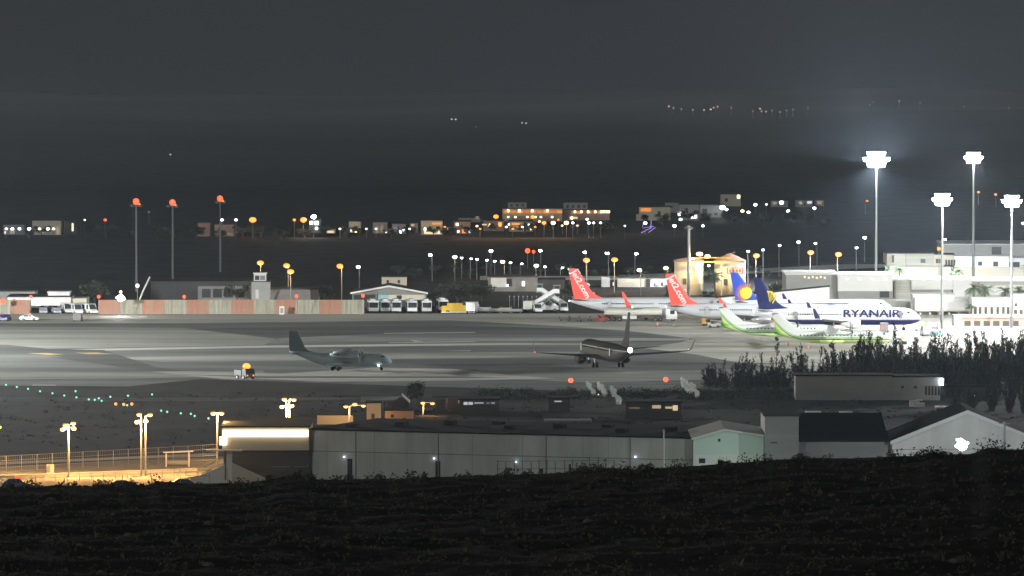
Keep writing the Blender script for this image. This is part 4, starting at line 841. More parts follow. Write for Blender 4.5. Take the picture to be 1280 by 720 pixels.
MB().box(X(486,1750)-cx, b-.1, .4, .7, zat(375,1750), ze-.45).build('wall', 'cream_wall', hg); MB().box(X(496,1750)-cx, X(502,1750)-cx, .3, .38, zat(374,1750), ze-.6).build('window', 'dark_opening', hg)
MB().box(X(472,1750)-cx, X(486,1750)-cx, .4, .7, 0, ze-.45).build('door', 'teal_tarp', hg)
for x in (a+.2, b-.2, X(470,1750)-cx): MB().box(x-.15, x+.15, 0, .3, 0, ze-.4).build('post', 'galv', hg)
bld('village_house', 'pale roofed house above the gabled hangar', 'house', 1900, [('wall', 477, 508, 346.5, None, 8, 'cream_wall', 'grey_roof', 0)], [('window', 483, 486, 350, 354, 'dark_opening'), ('window', 497, 500, 350, 354, 'dark_opening')])
bld('cargo_building', 'low grey cargo building with one bright doorway', 'cargo building', 1860, [('wall', 610, 672, 346.5, None, 12, 'grey_sheet', 'grey_roof', 0), ('white_panel', 613.5, 633, 347.5, 359, .4, 'white_wall', None, -.42), ('wing', 672, 706, 350, None, 10, 'dark_wall', 'dark_roof', .5)],
  [('lit_door', 652.5, 656, 351.5, 357.5, emat('white', 3)), ('dark_door', 633.5, 640, 348.5, 358, 'dark_opening'), ('wall_lamp', 633, 635.5, 355.5, 358, emat('cool', 5), -.6)])
bld('service_block', 'low pinkish service block behind the first red tail', 'building', 1890, [('wall', 752, 762.5, 347, None, 8, 'pale_sheet', None, 0), ('wall', 772, 808, 347, None, 12, 'cream_wall', 'grey_roof', 0), ('wall', 808, 843, 347.6, None, 12, 'white_wall', 'grey_roof', .5)],
  [('window', 826.5, 829, 353, 358, 'dark_opening'), ('window', 817, 819, 354, 358, 'dark_opening'), ('recess', 808, 813, 349, 366, 'dark_wall', -.1), ('window', 766, 768, 353, 357, emat('warm', 1.5), .0), ('doorway', 832, 835, 356, 366, 'dark_opening')])
bld('village_house', 'narrow cream house between two bright warm lamps', 'house', 2050, [('wall', 790, 824, 334, None, 8, 'cream_wall', 'grey_roof', 0)], [('window', 796+7*k, 799+7*k, 337, 340.5, 'dark_opening') for k in range(4)])
def tank(label, px0, px1, yt, Y, cone_h, sign=False):
    t = thing('storage_tank', label, 'storage tank', (X((px0+px1)/2, Y), Y, 0), 0, 'storage tanks'); r = (X(px1,Y)-X(px0,Y))/2; z = zat(yt, Y)
    MB().loft([ring_z(0,0,0,r,36), ring_z(0,0,z,r,36)]).build('shell', 'tank_cream', t, True)
    MB().loft([ring_z(0,0,z+.01,r+.25,36), ring_z(0,0,z+.3,r+.25,36), ring_z(0,0,z+cone_h,.6,36)]).build('roof', 'rust_roof', t)
    for zz in (z*.35, z*.65): MB().loft([ring_z(0,0,zz,r+.05,36), ring_z(0,0,zz+.15,r+.05,36)]).build('hoop', 'tank_cream', t)
    MB().box(-r*.3-.5, -r*.3+.5, -r-.05, -r+.6, z*.32, z*.5).build('hatch', 'brown_wall', t)
    if sign:
        q = MB().box(-.9, 3.4, -r-.25, -r-.1, z*.66, z*.84).build('sign', 'red_paint', t); MB().box(-.6, 3.1, -r-.29, -r-.26, z*.68, z*.82).build('sign_face', 'cream_wall', q)
        for k in range(4): MB().box(-.3+.85*k, .25+.85*k, -r-.32, -r-.30, z*.71, z*.79).build('emblem', 'red_paint', q)
    return t
tank('cream storage tank behind the white unlit mast', 843, 878.5, 326.5, 1840, 1.0); tank('cream storage tank with a red framed sign', 893, 932, 327, 1836, 2.1, True)
wk = thing('tank_walkway', 'orange lit walkway bridging the two storage tanks', 'walkway', (X(888,1828), 1828, 0)); zz = zat(328,1828)
MB().box(-5, 5.5, -.6, .6, zz, zz+.2).build('deck', 'yellow_paint', wk)
for s in (-.55, .55): MB().tube([(-5,s,zz+1.2),(5.5,s,zz+1.2)], .06, 5).build('rail', 'yellow_paint', wk)
for x in (-2, 3): MB().tube([(x,0,0),(x,0,zz)], .2, 6).build('post', 'galv', wk)
for px, py, s, r in ((874.5,317.5,60,.75),(884.5,320,40,.6),(866.5,323,14,.4)): MB().ball((X(px,1828)-wk.location.x, -.3, zat(py,1828)), r, 8, sq=(1.2,.7,.7)).build('lamp', emat('warm', s), wk)
MB().tube([(4.2,0,zz),(4.2,0,zat(318,1828)),(6.6,0,zat(315.5,1828))], .08, 6).build('lamp_arm', 'galv', wk); MB().ball((-.4,-.7,zat(332,1828)), .3, 8).build('lamp', emat('cool', 20), wk)
point((X(878,1822), 1822, zat(322,1822)), 16000, (1, .72, .36), .3)
# terminal
W_ = 'white_wall'
pier = thing('passenger_pier', 'long white sloping passenger bridge behind the red and blue tails', 'passenger bridge', (X(965,1716), 1716, 0)); cx = pier.location.x
MB().prism([(X(884,1716)-cx, zat(389,1716)), (X(1037,1716)-cx, zat(381,1716)), (X(1037,1716)-cx, zat(358.5,1716)), (X(944,1716)-cx, zat(368,1716)), (X(884,1716)-cx, zat(374,1716))], 0, 5).build('wall', W_, pier)
MB().prism([(X(883,1716)-cx, zat(374,1716)+.01), (X(944,1716)-cx, zat(368,1716)+.01), (X(1038,1716)-cx, zat(358.5,1716)+.01), (X(1038,1716)-cx, zat(357.5,1716)), (X(944,1716)-cx, zat(367,1716)), (X(883,1716)-cx, zat(373,1716))], -.3, 5.3).build('roof', 'grey_roof', pier)
for px in (900, 935, 970, 1005, 1030): MB().box(X(px,1716)-cx-.3, X(px,1716)-cx+.3, 1, 4, 0, zat(385,1716)).build('leg', 'concrete', pier)
MB().box(X(975,1715)-cx, X(1036,1715)-cx, -.8, -.05, zat(382,1715), zat(376,1715)).build('lower_band', 'brown_wall', pier)
bld('terminal', 'long white terminal with flat roof behind the navy airliner', 'terminal', 1760,
  [('wall', 983, 1048, 343.5, None, 26, 'grey_wall', 'white_wall', 4), ('wall', 1048, 1116, 345.5, 364, 26, W_, 'white_wall', 0), ('wall', 1116, 1140, 350.5, None, 20, 'concrete', 'white_wall', 2), ('wall', 1140, 1192, 351, 362, 24, W_, 'white_wall', 0), ('wall', 1192, 1215, 351, None, 24, W_, 'white_wall', -.6), ('wall', 1215, 1300, 352, None, 24, 'concrete', 'white_wall', 1.2), ('lower_wall', 1048.2, 1116, 364.1, None, 20, 'grey_wall', None, .8), ('lower_wall', 1140.2, 1192, 362.1, None, 20, 'grey_wall', None, .8)],
  [('pilaster', 1116.5, 1118.5, 351.5, 372, 'brown_wall', 1.9), ('pilaster', 1190, 1192, 353, 371, 'brown_wall', .7), ('lit_panel', 1233, 1258, 357, 371, W_, 1.0), ('lit_panel', 1262, 1280, 356, 366, W_, 1.0), ('recess', 1100, 1112, 363, 372, 'dark_wall', .7), ('recess', 1165, 1172, 366, 371, 'dark_wall', .7)]
  + [('planter_lamp', 1005+5*k, 1007.5+5*k, 345+(k%2), 347.5+(k%2), emat('warm', 1.2), 3.9) for k in range(6)] + [('roof_lamp', 1057+16*k, 1061+16*k, 348.3, 349.6, emat('white', 3), -.6) for k in range(14) if not 1110 < 1057+16*k < 1140])
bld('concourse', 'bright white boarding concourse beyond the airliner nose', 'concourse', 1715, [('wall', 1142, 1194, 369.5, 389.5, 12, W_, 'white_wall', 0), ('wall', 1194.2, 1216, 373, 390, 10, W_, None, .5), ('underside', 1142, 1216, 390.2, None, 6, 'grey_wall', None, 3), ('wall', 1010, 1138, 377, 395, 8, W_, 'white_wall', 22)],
  [('drain_pipe', 1142.2, 1144, 372, 391, 'steel_dark', -.2), ('eave', 1144, 1216, 387.6, 389, 'cream_wall', -.3), ('door', 1170, 1176, 391, 396, 'red_paint', 2.9)] + [('column', 1150+12*k, 1152+12*k, 390.3, 397, 'white_wall', .5) for k in range(5)])
bld('arcade_building', 'white arcade with dark openings between two palm clumps', 'arcade', 1700, [('wall', 1216, 1264, 373.5, None, 14, W_, 'white_wall', 0), ('wall', 1264.2, 1300, 369, None, 14, W_, 'white_wall', .3)],
  [('arch', 1218+a_, 1221.5+a_, 383.5, 393.5, 'brown_wall') for a_ in (0, 6, 13, 20.5, 28, 35, 41)] + [('window', 1269, 1272, 379, 383, 'dark_opening', .3), ('arch', 1268, 1272, 387, 394, 'brown_wall', .3), ('arch', 1275, 1279, 387, 394, 'brown_wall', .3)])
bld('low_gate_building', 'long low building with white roof edge behind the trees', 'building', 1655, [('wall', 1196, 1310, 396.5, None, 10, 'pink_wall', 'white_wall', 0), ('end_wall', 1193, 1203, 394.5, None, 8, 'grey_wall', None, -.6)], [('lit_lamp', 1256, 1259, 413, 415, emat('warm', 20), -.2)] + [('bay', 1206+12*k, 1214+12*k, 401, 410, 'dark_wall') for k in range(6)])
bld('upper_terminal', 'stepped beige terminal offices on the rise above the palms', 'office block', 1960,
  [('wall', 1109, 1168, 317, 331, 20, 'concrete', 'grey_roof', 0), ('wall', 1166, 1193, 318.5, 331, 20, 'cream_wall', 'grey_roof', .5), ('wall', 1180, 1300, 306, 320.5, 30, 'grey_wall', 'pale_sheet', 8), ('wall', 1193.5, 1262, 321, 334, 16, W_, 'white_wall', -1), ('wall', 1262.5, 1300, 324, 334, 14, W_, 'white_wall', -.5), ('terrace', 1122, 1300, 334.2, None, 10, 'cream_wall', None, -3), ('base', 1109, 1180, 331.2, None, 10, 'concrete', None, .6)],
  [('lit_panel', 1109.5, 1118, 319.5, 329, emat('warm', .35)), ('window', 1115, 1118, 319, 328, 'dark_opening', -.1), ('window', 1151, 1157, 323.5, 328.5, 'dark_opening'), ('window', 1170, 1176, 323.5, 329, 'dark_opening', .4)] +  # warm panel glows in place of light falling on the wall end
  [('window', 1182+3.5*k, 1184.2+3.5*k, 324.5, 332, 'dark_opening', -1.0) for k in range(4)] + [('window', 1223, 1228, 327, 332, 'dark_opening', -1), ('window', 1242, 1248, 327, 333, 'dark_opening', -1), ('window', 1240, 1252, 308.5, 318, 'glass', 8), ('glazing', 1253, 1275, 327.5, 334, 'glass', -.9), ('wall_lamp', 1224, 1227.5, 333.6, 335.4, emat('white', 6), -3.2)])

# ---------------------------------------------------------------- street lamps behind the airport
PRO = {}
def street_lamp(label, px, py, h, kind, s, r, group, Y=None, name='street_lamp', arm=1.1):
    Y = Y or F*(CAM_H - h)/(py - YH); key = (round(h,1), kind, s, r, arm, group)
    loc = Vector((X(px, Y), Y, 0))
    if key in PRO: return copy_tree(PRO[key], loc, R(random.uniform(-25, 25)), label)
    t = thing(name, label, 'street lamp', loc, 0, group)
    MB().tube([(0,.0,0),(0,0,h-.5),(0,-.2,h),(0,-arm,h+.15)], (.13,.09,.08,.06), 6).build('pole', 'galv' if kind == 'sodium' else 'steel_dark', t)
    hd = MB().box(-.3,.3,-arm-.6,-arm+.1,h+.02,h+.25).build('lamp_head', 'steel_dark', t)
    MB().ball((0,-arm-.35,h-.08), r, 8, sq=(1.15,.9,.75)).build('lens', emat(kind, s), hd)
    PRO[key] = t; return t
GO = 'orange street lamps behind the apron'
for px, py, lb in ((325.5,328,'orange street lamp over the small control cabin'),(360,331.5,'taller of two orange street lamps standing together'),(363,339,'lower of two orange street lamps standing together'),(427,332,'orange street lamp beside a lone white one'),
   (733.5,324.5,'orange street lamp above the first red tail'),(768,324,'orange street lamp beside a white lamp, above the low grey block'),(945,319,'orange street lamp beside the tank with the sign'),(1013,315,'first orange street lamp on the road below the hill'),(1047,317.5,'second orange street lamp on the road below the hill')):
    street_lamp(lb, px, py, 9, 'sodium', 60, .8, GO)
    point((X(px, F*67/(py-YH)), F*67/(py-YH)-2.2, 8.2), 2200, (1,.5,.16), .2)
GW = 'warm street lamps around the car park'
for px, py, lb in ((568.5,320.6,'warm lamp at the start of the car park lamp row'),(630.4,326.6,'warm lamp in the middle of the car park lamp row'),(670,331.5,'warm lamp near the end of the car park lamp row'),(801,337,'warm lamp beside the narrow cream house'),(834.6,334.5,'warm lamp above the second red tail')):
    street_lamp(lb, px, py, 7, 'warm', 90, .6, GW)
    point((X(px, F*69/(py-YH)), F*69/(py-YH)-2.2, 6.2), 1200, (1,.8,.5), .2)
for px, py in ((577,321.6),(588,322.7),(596,323.4),(608,324.6),(618.4,325.7),(638,327.6),(650.6,329),(681.4,332.6),(700.7,334)):
    street_lamp('small white lamp in the row along the car park', px, py, 6, 'white', 30, .30, 'small white lamps in the car park row')
for px, py, lb in ((613.7,313,'white lamp standing above the car park row'),(676,312.6,'white lamp beside the pair of red lights'),(712,335.8,'greenish white lamp by the tip of the first red tail'),(732.4,314.6,'white lamp above the orange lamp by the first red tail'),(760.7,316,'white lamp above its orange neighbour'),(793.8,316.6,'lone white lamp on the dark field above the warm lamp'),(540,318,'lone white lamp west of the car park row'),(449,333,'lone white lamp near an orange one'),
    (1081,296.5,'brightest white lamp of the road under the hill'),(999,302,'bright white lamp beside the road, seen against the dark field')):
    street_lamp(lb, px, py, 7.5, 'mint' if px == 712 else 'white', 60, .42, 'white street lamps on their own')
for px, py, lb in ((935,313.5,'slim pale lamp next to the orange lamp by the tank'),(954,311.5,'slim pale lamp between an orange lamp and a bright one'),(974,306,'slim white lamp with brighter head near the terminal'),(1021.5,303.5,'slim white lamp above the first orange road lamp'),(1070.5,309,'slim white lamp below the brightest mast'),(1183,298.5,'slim white lamp at the terminal offices corner')):
    street_lamp(lb, px, py, 9, 'white', 14, .36, 'slim lamps of the terminal road')
for px, py, lb in ((659.5,316,'bigger of two red lights above the car park'),(667,316.3,'smaller of two red lights above the car park')): stub('obstruction_light', lb, 'warning light', px, py, 2020, 'red', 12, .75 if px < 660 else .5, 'pair of red lights above the car park', .1)
stub('wall_beacon', 'orange flare light on the beige terminal offices', 'lamp', 1174, 313, 1955, 'sodium', 30, .55, None, .1)
for px, py, lb in ((1223,240,'orange light on the slope between two masts'),(1245,243,'brighter orange light on the slope near the last mast'),(1082,251,'dim orange light below the brightest mast'),(1279,284,'white light on the slope at the frame edge')):
    p = on_land(px, py, 5); street_lamp(lb, px, py, 5, 'sodium' if px != 1279 else 'white', 14, .5, 'single lights on the far slope', Y=p.y)
for i in range(12):
    px = 637 + i*5.6; stub('marker_light', 'dim bluish marker light on the dark fence behind the stairs trucks', 'marker light', px, 371 + .3*(i % 2), 1760, 'cool', .5, .14, 'dim marker lights on the dark fence')
# ---------------------------------------------------------------- village on the plain and the slope
def vlamp(label, px, py, kind, s=30, r=.5, h=5, group='village lights', Y=None):
    """street lamp whose head stands where the photo shows it, on the land"""
    if Y is None: p = on_land(px, py, h)
    else: p = Vector((X(px, Y), Y, zt(X(px, Y), Y)))
    key = ('v', kind, s, r, h, group)
    if key in PRO: return copy_tree(PRO[key], p, R(random.uniform(-30, 30)), label)
    t = thing('street_lamp', label, 'street lamp', p, 0, group)
    MB().tube([(0,0,-.5),(0,0,h)], .1, 6).build('pole', 'steel_dark', t); MB().ball((0,-.2,h), r, 8, sq=(1.1,.9,.8)).build('lamp_head', emat(kind, s), t)
    PRO[key] = t; return t
def vhouse(label, px0, px1, yt, yb, wm, panels=(), dep=9, extra=()):
    """yb: row of the foot of the house"""
    p = on_land((px0+px1)/2, yb, 0); Y = p.y
    return bld('village_house', label, 'house', Y, [('wall', px0, px1, yt, None, dep, wm, 'grey_roof', 0)] + list(extra), panels, base=p.z, group=None)
# village along the dark plain, west to east
vhouse('dim cream house with arched bay at the west end of the village', 40, 76, 276, 294, 'cream_wall', [('lit_window',52,54,286,291,emat('warm',1)),('window',60,63,282,286,'dark_opening'),('arch',70,74,283,293,emat('warm',.3))])
vhouse('dim low house nearest the west frame edge', 4, 30, 281, 294, 'grey_wall', [('lit_window',5,8,289,292,emat('white',1)),('lit_window',12,18,287,292,emat('warm',.4)),('window',22,25,285,289,'dark_opening')])
vhouse('narrow house with one tall lit stairwell slit', 80, 97, 277, 294, 'dark_wall', [('lit_window',89.3,91.8,279,289,emat('warm',1.4)),('window',83,86,283,287,'dark_opening')])
for px, py, k, s in ((8,291,'warm',15),(15.5,292,'cool',12),(24.5,291.5,'cool',12),(36.5,290.5,'cool',45),(49.5,290.5,'warm',30),(60,291,'cool',20),(67,291.5,'warm',70)):
    vlamp(f'{"warm" if k=="warm" else "bluish"} light low on the dim houses at the west end', px, py, k, s, .45, 3, 'low %s lights of the west end houses' % ('warm' if k == 'warm' else 'bluish'))
for px, py, k, s, r, lb in ((106,292.5,'warm',5,.3,'faint warm light east of the west end houses'),(131.5,283.5,'red',8,.5,'small red light over the dark plain'),(277.5,278.5,'white',16,.4,'white light on the pinkish house roof'),(295,290.5,'cool',16,.4,'bluish light beside the pinkish house'),(316,283,'sodium',60,1.1,'large orange lamp east of the pinkish house'),
     (368,283,'sodium',20,.5,'small orange lamp next to a large one'),(379,281.5,'sodium',60,1.1,'large orange lamp beside the cluster of white lights')):
    vlamp(lb, px, py, k, s, r, 6, 'single lamps of the village')
vhouse('pinkish house under an unlit mast', 247, 262, 279, 296, 'pink_wall', [('window',251,254,284,288,'dark_opening')])
vhouse('long pinkish house dimly lit from below', 268, 292, 281, 296, 'pink_wall', [('window',272,275,285,289,'dark_opening'),('lit_window',275,290,291.5,293,emat('warm',.3))])
vhouse('grey house with a cluster of white floodlights', 386, 401, 274, 291, 'grey_wall', [('lit_window',387,391,276.5,280.5,emat('white',5)),('lit_window',393,398,276.5,281,emat('white',6)),('lit_window',394,397,284,287,emat('white',8)),('window',388,391,284,287,'dark_opening')])
vlamp('bright white lamp of the floodlit grey house', 392, 279, 'white', 120, .7, 7, 'single lamps of the village')
vhouse('low house with yellow lit terrace', 408, 419, 286, 292, 'cream_wall', [('lit_window',409,417.5,288.5,291,emat('warm',1.1))])
vhouse('cream house with bright upper wall', 436, 451, 277, 291, 'cream_wall', [('lit_window',437.5,449,278,286,emat('warm',.22)),('lit_window',438,440,286.5,290,emat('white',4)),('lit_window',443.5,445.5,288,290.5,emat('warm',6)),('window',446,448,286.5,290,'dark_opening')])  # widest faint pane is a glow in place of a lit upper wall
vhouse('dim house with arched terrace and one bright lamp', 466, 484, 278, 292, 'grey_wall', [('arch',469,473,283,291,emat('warm',.25)),('arch',475,479,282,290,emat('warm',.22)),('lit_window',481,483.5,288,291,emat('white',7))])
vhouse('dim house with two white lamps at its door', 490, 507, 280, 293, 'grey_wall', [('lit_window',499,501.5,288.5,291.5,emat('cool',6)),('lit_window',503.5,505.5,286.5,289,emat('cool',6)),('arch',492,496,284,290,emat('white',.25)),('window',497,499,283,286,'dark_opening')])
vhouse('small house with warm open doorway', 512, 522, 279, 291, 'cream_wall', [('lit_window',514,518,280,285,emat('warm',.6)),('door',516,519,286,291,'dark_opening')])
vhouse('two storey house with orange balcony strip and lit terrace', 526, 553, 276, 294, 'cream_wall', [('lit_window',540,552,278.5,280.5,emat('sodium',1.2)),('lit_window',530,551,288.8,292.2,emat('warm',1.4)),('lit_window',530,532.5,285,288,emat('white',6)),('window',536,539,283,287,'dark_opening'),('window',545,548,283,287,'dark_opening')])
vhouse('orange lit house with three bright lamps', 567, 588, 277, 293, 'pink_wall', [('lit_window',570,573,279,282,emat('warm',7)),('lit_window',571.5,574,288,290.5,emat('warm',9)),('lit_window',578,581.5,287,291,emat('sodium',14)),('lit_window',586,588,288.5,290.5,emat('white',7)),('window',576,579,281,285,'dark_opening')])
vhouse('long low house with lamps along its terrace', 604, 630, 276, 289, 'pink_wall', [('lit_window',610,613,279.5,283,emat('warm',6)),('lit_window',623,627,278,283,emat('sodium',8)),('lit_window',602.5,609,280,281.5,emat('warm',1)),('lit_window',617,622,284,286,emat('sodium',1.2)),('window',614,617,279,283,'dark_opening')])
vhouse('cream house with bright corner beside the long low one', 636, 655, 277, 290, 'cream_wall', [('lit_window',640,650,279,281,emat('sodium',1.5)),('lit_window',645,650,282,285,emat('warm',1)),('lit_window',635,637,279.5,281.5,emat('warm',6)),('window',638,641,283,287,'dark_opening')])
vhouse('tall slim house with two stacked lamps', 657, 666, 277, 290, 'grey_wall', [('lit_window',660,662,280,282,emat('warm',5)),('lit_window',661,664,284.5,287.5,emat('warm',12))])
for px, py, k, s, r, lb in ((620,271,'sodium',50,.85,'orange lamp standing apart above the long low house'),(680,279.5,'sodium',50,.7,'orange lamp below the hotel, first of two'),(691.5,279,'warm',60,.7,'warm lamp below the hotel, second of two'),(708,278.8,'warm',60,.75,'warm lamp between the hotel wings'),(716,279.5,'white',10,.4,'faint white lamp below the east wing'),
    (734,274.5,'white',12,.4,'small white lamp under the east wing of the hotel'),(736,279.5,'white',14,.45,'white lamp on the dark slope under the east wing'),(742,280,'cool',8,.4,'faint bluish lamp under the east wing'),(751,280,'cool',8,.4,'faint bluish lamp at the end of the slope'),(666,271.5,'sodium',60,.7,'orange lamp on the hotel terrace')):
    vlamp(lb, px, py, k, s, r, 5, 'lamps around the hillside hotel')
for i, (px, py, k, s) in enumerate(((425,287,'warm',3),(458,289,'warm',2),(470,288,'white',2),(512,290,'warm',3),(556,284,'sodium',2),(560,290,'warm',4),(596,283,'warm',4),(600,287.5,'sodium',2),(633,284,'warm',5),(641,288,'sodium',2),(653,284,'warm',4),(669,284,'sodium',2),(674,277,'warm',4),(698,275,'sodium',2),(703,282,'warm',3),(722,282,'warm',2))):
    vlamp('tiny %s light low among the village houses' % {'warm': 'warm', 'white': 'white', 'sodium': 'orange'}[k], px, py, k, s, .4, 3, 'tiny %s lights low in the village' % {'warm': 'warm', 'white': 'white', 'sodium': 'orange'}[k])
for px, py, pw in ((316,283,2200),(379,281.5,2200),(393,282,1500),(446,286,1000),(484,288,1000),(541,287,2000),(580,286,2400),(612,283,2400),(628,281,2000),(645,283,1800),(666,280,1500),(684,280,2400),(708,279,2000),(740,278,1600),(806,273,2600),(850,272,1500),(903,260,1600)):
    p_ = on_land(px, py, 5); point((p_.x, p_.y - 5, p_.z + 5), pw*.9, (1, .58, .25) if px not in (393, 850, 903) else (.9, .95, 1), .3)  # extra light added over the village houses, apart from the lamp posts
# hotel
pH = on_land(690, 277, 0, 2400)
ho = bld('hillside_hotel', 'long hotel with orange lit gallery, west wing', 'hotel', pH.y, [('wall', 628, 703, 261, None, 14, 'cream_wall', 'grey_roof', 0), ('upper_floor', 635, 658.5, 253, 260.8, 9, 'grey_wall', 'grey_roof', 4), ('terrace', 640, 693, 271, None, 6, 'pink_wall', None, -6.2)],
   [('gallery_glow', 630+k*8.2, 637+k*8.2, 262.5+.2*(k%3), 266.6, emat('sodium', (.9,.7,1.1,.6)[k%4])) for k in range(9)] + [('gallery_lamp', x, x+2.6, 262.3, 264.9, emat('warm', 12), -.3) for x in (634,648,664,683)] +  # glowing panels stand in for orange light on the gallery wall
   [('lit_window', x, x+2.4, 270.3, 272.2, emat('warm', 5), -6.4) for x in (634,643,658,668,675,689)] + [('window', 638+7*k, 641+7*k, 255, 258.5, 'dark_opening', 4) for k in range(3)], base=pH.z)
bld('hillside_hotel', 'east wing of the hotel with a row of bright lamps', 'hotel', pH.y + 12, [('wall', 704, 762, 262.5, None, 14, 'pink_wall', 'grey_roof', 0), ('upper_floor', 704.5, 734.5, 253.5, 262.3, 9, 'grey_wall', 'grey_roof', 4)],
   [('gallery_glow', 714+k*6.6, 719.5+k*6.6, 264, 267.2, emat('sodium', (.5,.8,.3,.9)[k%4])) for k in range(7)] + [('gallery_lamp', x, x+2.4, 263.5, 266, emat('warm', 12), -.3) for x in (717.5,725.5,734,743,750.5,753.5,757,760)] + [('lit_window', 712, 722, 271, 273.6, emat('warm', .9)), ('lit_window', 713.5, 716, 271, 274, emat('warm', 8), -.4)] + [('window', 708+7*k, 711+7*k, 256, 260, 'dark_opening', 4) for k in range(4)], base=pH.z)  # wall light of the east gallery also made as glowing panels
vhouse('low dim house with long pale roof, west of the hotel', 573, 600, 272.5, 278, 'grey_wall', [('lit_window',594,599,270.6,273.6,emat('warm',.35))])
# upper slope houses east of the hotel
vhouse('large cream house with orange lit roof terrace', 799, 838, 259, 276, 'cream_wall', [('lit_window',801,814,260,264.5,emat('sodium',.9)),('window',806,809,268,272,'dark_opening'),('window',822,826,264,269,'dark_opening')], 12, [('wing', 795.5, 806, 268, None, 6, 'cream_wall', None, -3)])
vhouse('flat grey house behind the large cream one', 832, 850, 253.5, 266, 'grey_wall', [('window',838,841,257,260,'dark_opening')])
vhouse('grey modern house with white windows', 849, 874, 256, 276, 'grey_wall', [('lit_window',847.5,851.5,265,269.5,emat('white',7)),('lit_window',849,852.5,273,276,emat('white',8)),('lit_window',864,867,270.5,273,emat('white',8)),('lit_window',868,871,269,272.5,emat('white',8)),('window',856,860,260,266,'dark_opening')])
vhouse('pale grey house with framed balcony', 875, 902, 256.5, 272, 'grey_wall', [('window',878,884,261,268,'dark_opening'),('lit_window',890,904,260,264,emat('white',.18)),('window',893,897,266,269,'dark_opening')])
vhouse('tall beige house with one glowing window on the ridge', 901, 926, 243, 258, 'cream_wall', [('lit_window',921.5,925,242.8+1,248,emat('warm',5)),('window',906,910,248,252,'dark_opening')])
vhouse('low white house with one bright lamp, east slope', 964, 985, 251, 259, 'grey_wall', [('lit_window',966,971,252.5,255.5,emat('warm',.35)),('lit_window',975,979,250.5+1,255,emat('white',12)),('window',972,974,254,257,'dark_opening')])
vhouse('pale house with lit gable, east slope', 995, 1016, 250.5, 259, 'grey_wall', [('lit_window',1009,1015,251.5,254.5,emat('white',.8)),('lit_window',999,1003,252.5,255.5,emat('warm',.4)),('window',1005,1007,254,257,'dark_opening')])
vhouse('pink house next to the lit gable house', 1020, 1030, 250.5, 258, 'pink_wall', [('lit_window',1022,1027,251.5,255,emat('warm',.4)),('window',1028,1029.5,253,256,'dark_opening')])
GS = 'lamps of the slope village'
for px, py, k, s, r, lb in ((903,259.5,'white',110,.8,'brightest white lamp among the grey slope houses'),(908,262,'white',25,.5,'white lamp beside the brightest one'),(878.5,282.5,'cool',8,.45,'faint lamp below the modern grey house'),(806.5,279,'cool',18,.5,'bluish lamp under the large cream house'),
   (843,290.5,'white',14,.55,'short pale lamp on the dark slope'),(928,264,'warm',16,.6,'warm lamp on the empty slope'),(935.5,265.5,'white',14,.5,'white lamp on the empty slope'),(944,256,'white',14,.55,'white lamp above the empty slope'),(985,264,'white',26,.5,'small white lamp below the low white house'),(1018,260.5,'white',18,.5,'small white lamp below the lit gable house'),(958,255.5,'cool',4,.4,'faint lamp between two slope houses'),(781,292.5,'cool',3,.35,'very faint lamp on the dark field')):
    vlamp(lb, px, py, k, s, r, 4, GS)
fr = on_land(809, 293, 0); vt = thing('fairground_frame', 'small violet lit frame on the dark slope', 'lit frame', fr)
for a, b, c, d in ((-1.6,2,2.2,2.6),(-2,.4,1.6,2.2),(.4,.5,2.8,2.2),(-1.6,2.4,-1.2,4.2),(1.2,2,1.4,5)): MB().tube([(a,0,b),(c,0,d)], .09, 5).build('light_tube', emat('violet', 1.2), vt)
# far mountain lights
GF = 'tiny lights of the far mountain village'
for i, (px, py, k, s) in enumerate(((836,133,'warm',30),(842,135,'warm',20),(852,136.5,'warm',20),(866,137.5,'warm',22),(880,137.5,'warm',26),(888.5,136.5,'warm',36),(892,134.5,'warm',26),(897,133.3,'sodium',60),(914,134.5,'cool',12),(941,139,'warm',16),(950,136,'warm',36),(952,139,'warm',20),(957.5,139.5,'warm',32),(965,138,'cool',12),(975,140,'warm',16),(983,138,'warm',14),(991,137,'cool',12),(1010,135,'warm',10),(1087,131,'warm',20),(1092,128,'sodium',24),(1124,126.5,'warm',26),(1150,128,'warm',10),(1205,133,'warm',16),(1261,135,'warm',16))):
    vlamp('tiny light of the village high on the dark mountain', px, py, k, round(s*.045, 1), .42, 4, GF)
for px, py, s in ((564.5,149,24),(569.5,149.5,22),(595,158.5,6),(652.5,153.5,26),(657.5,154,24),(213,193.5,14),(186,265,4)):
    vlamp('tiny isolated light halfway up the dark mountain' if px > 300 else 'tiny isolated light on the dark west slope', px, py, 'white' if px < 600 else 'cool', round(s*.04, 1), .42, 4, 'isolated lights on the dark mountain' if px > 300 else 'isolated lights on the west slope')
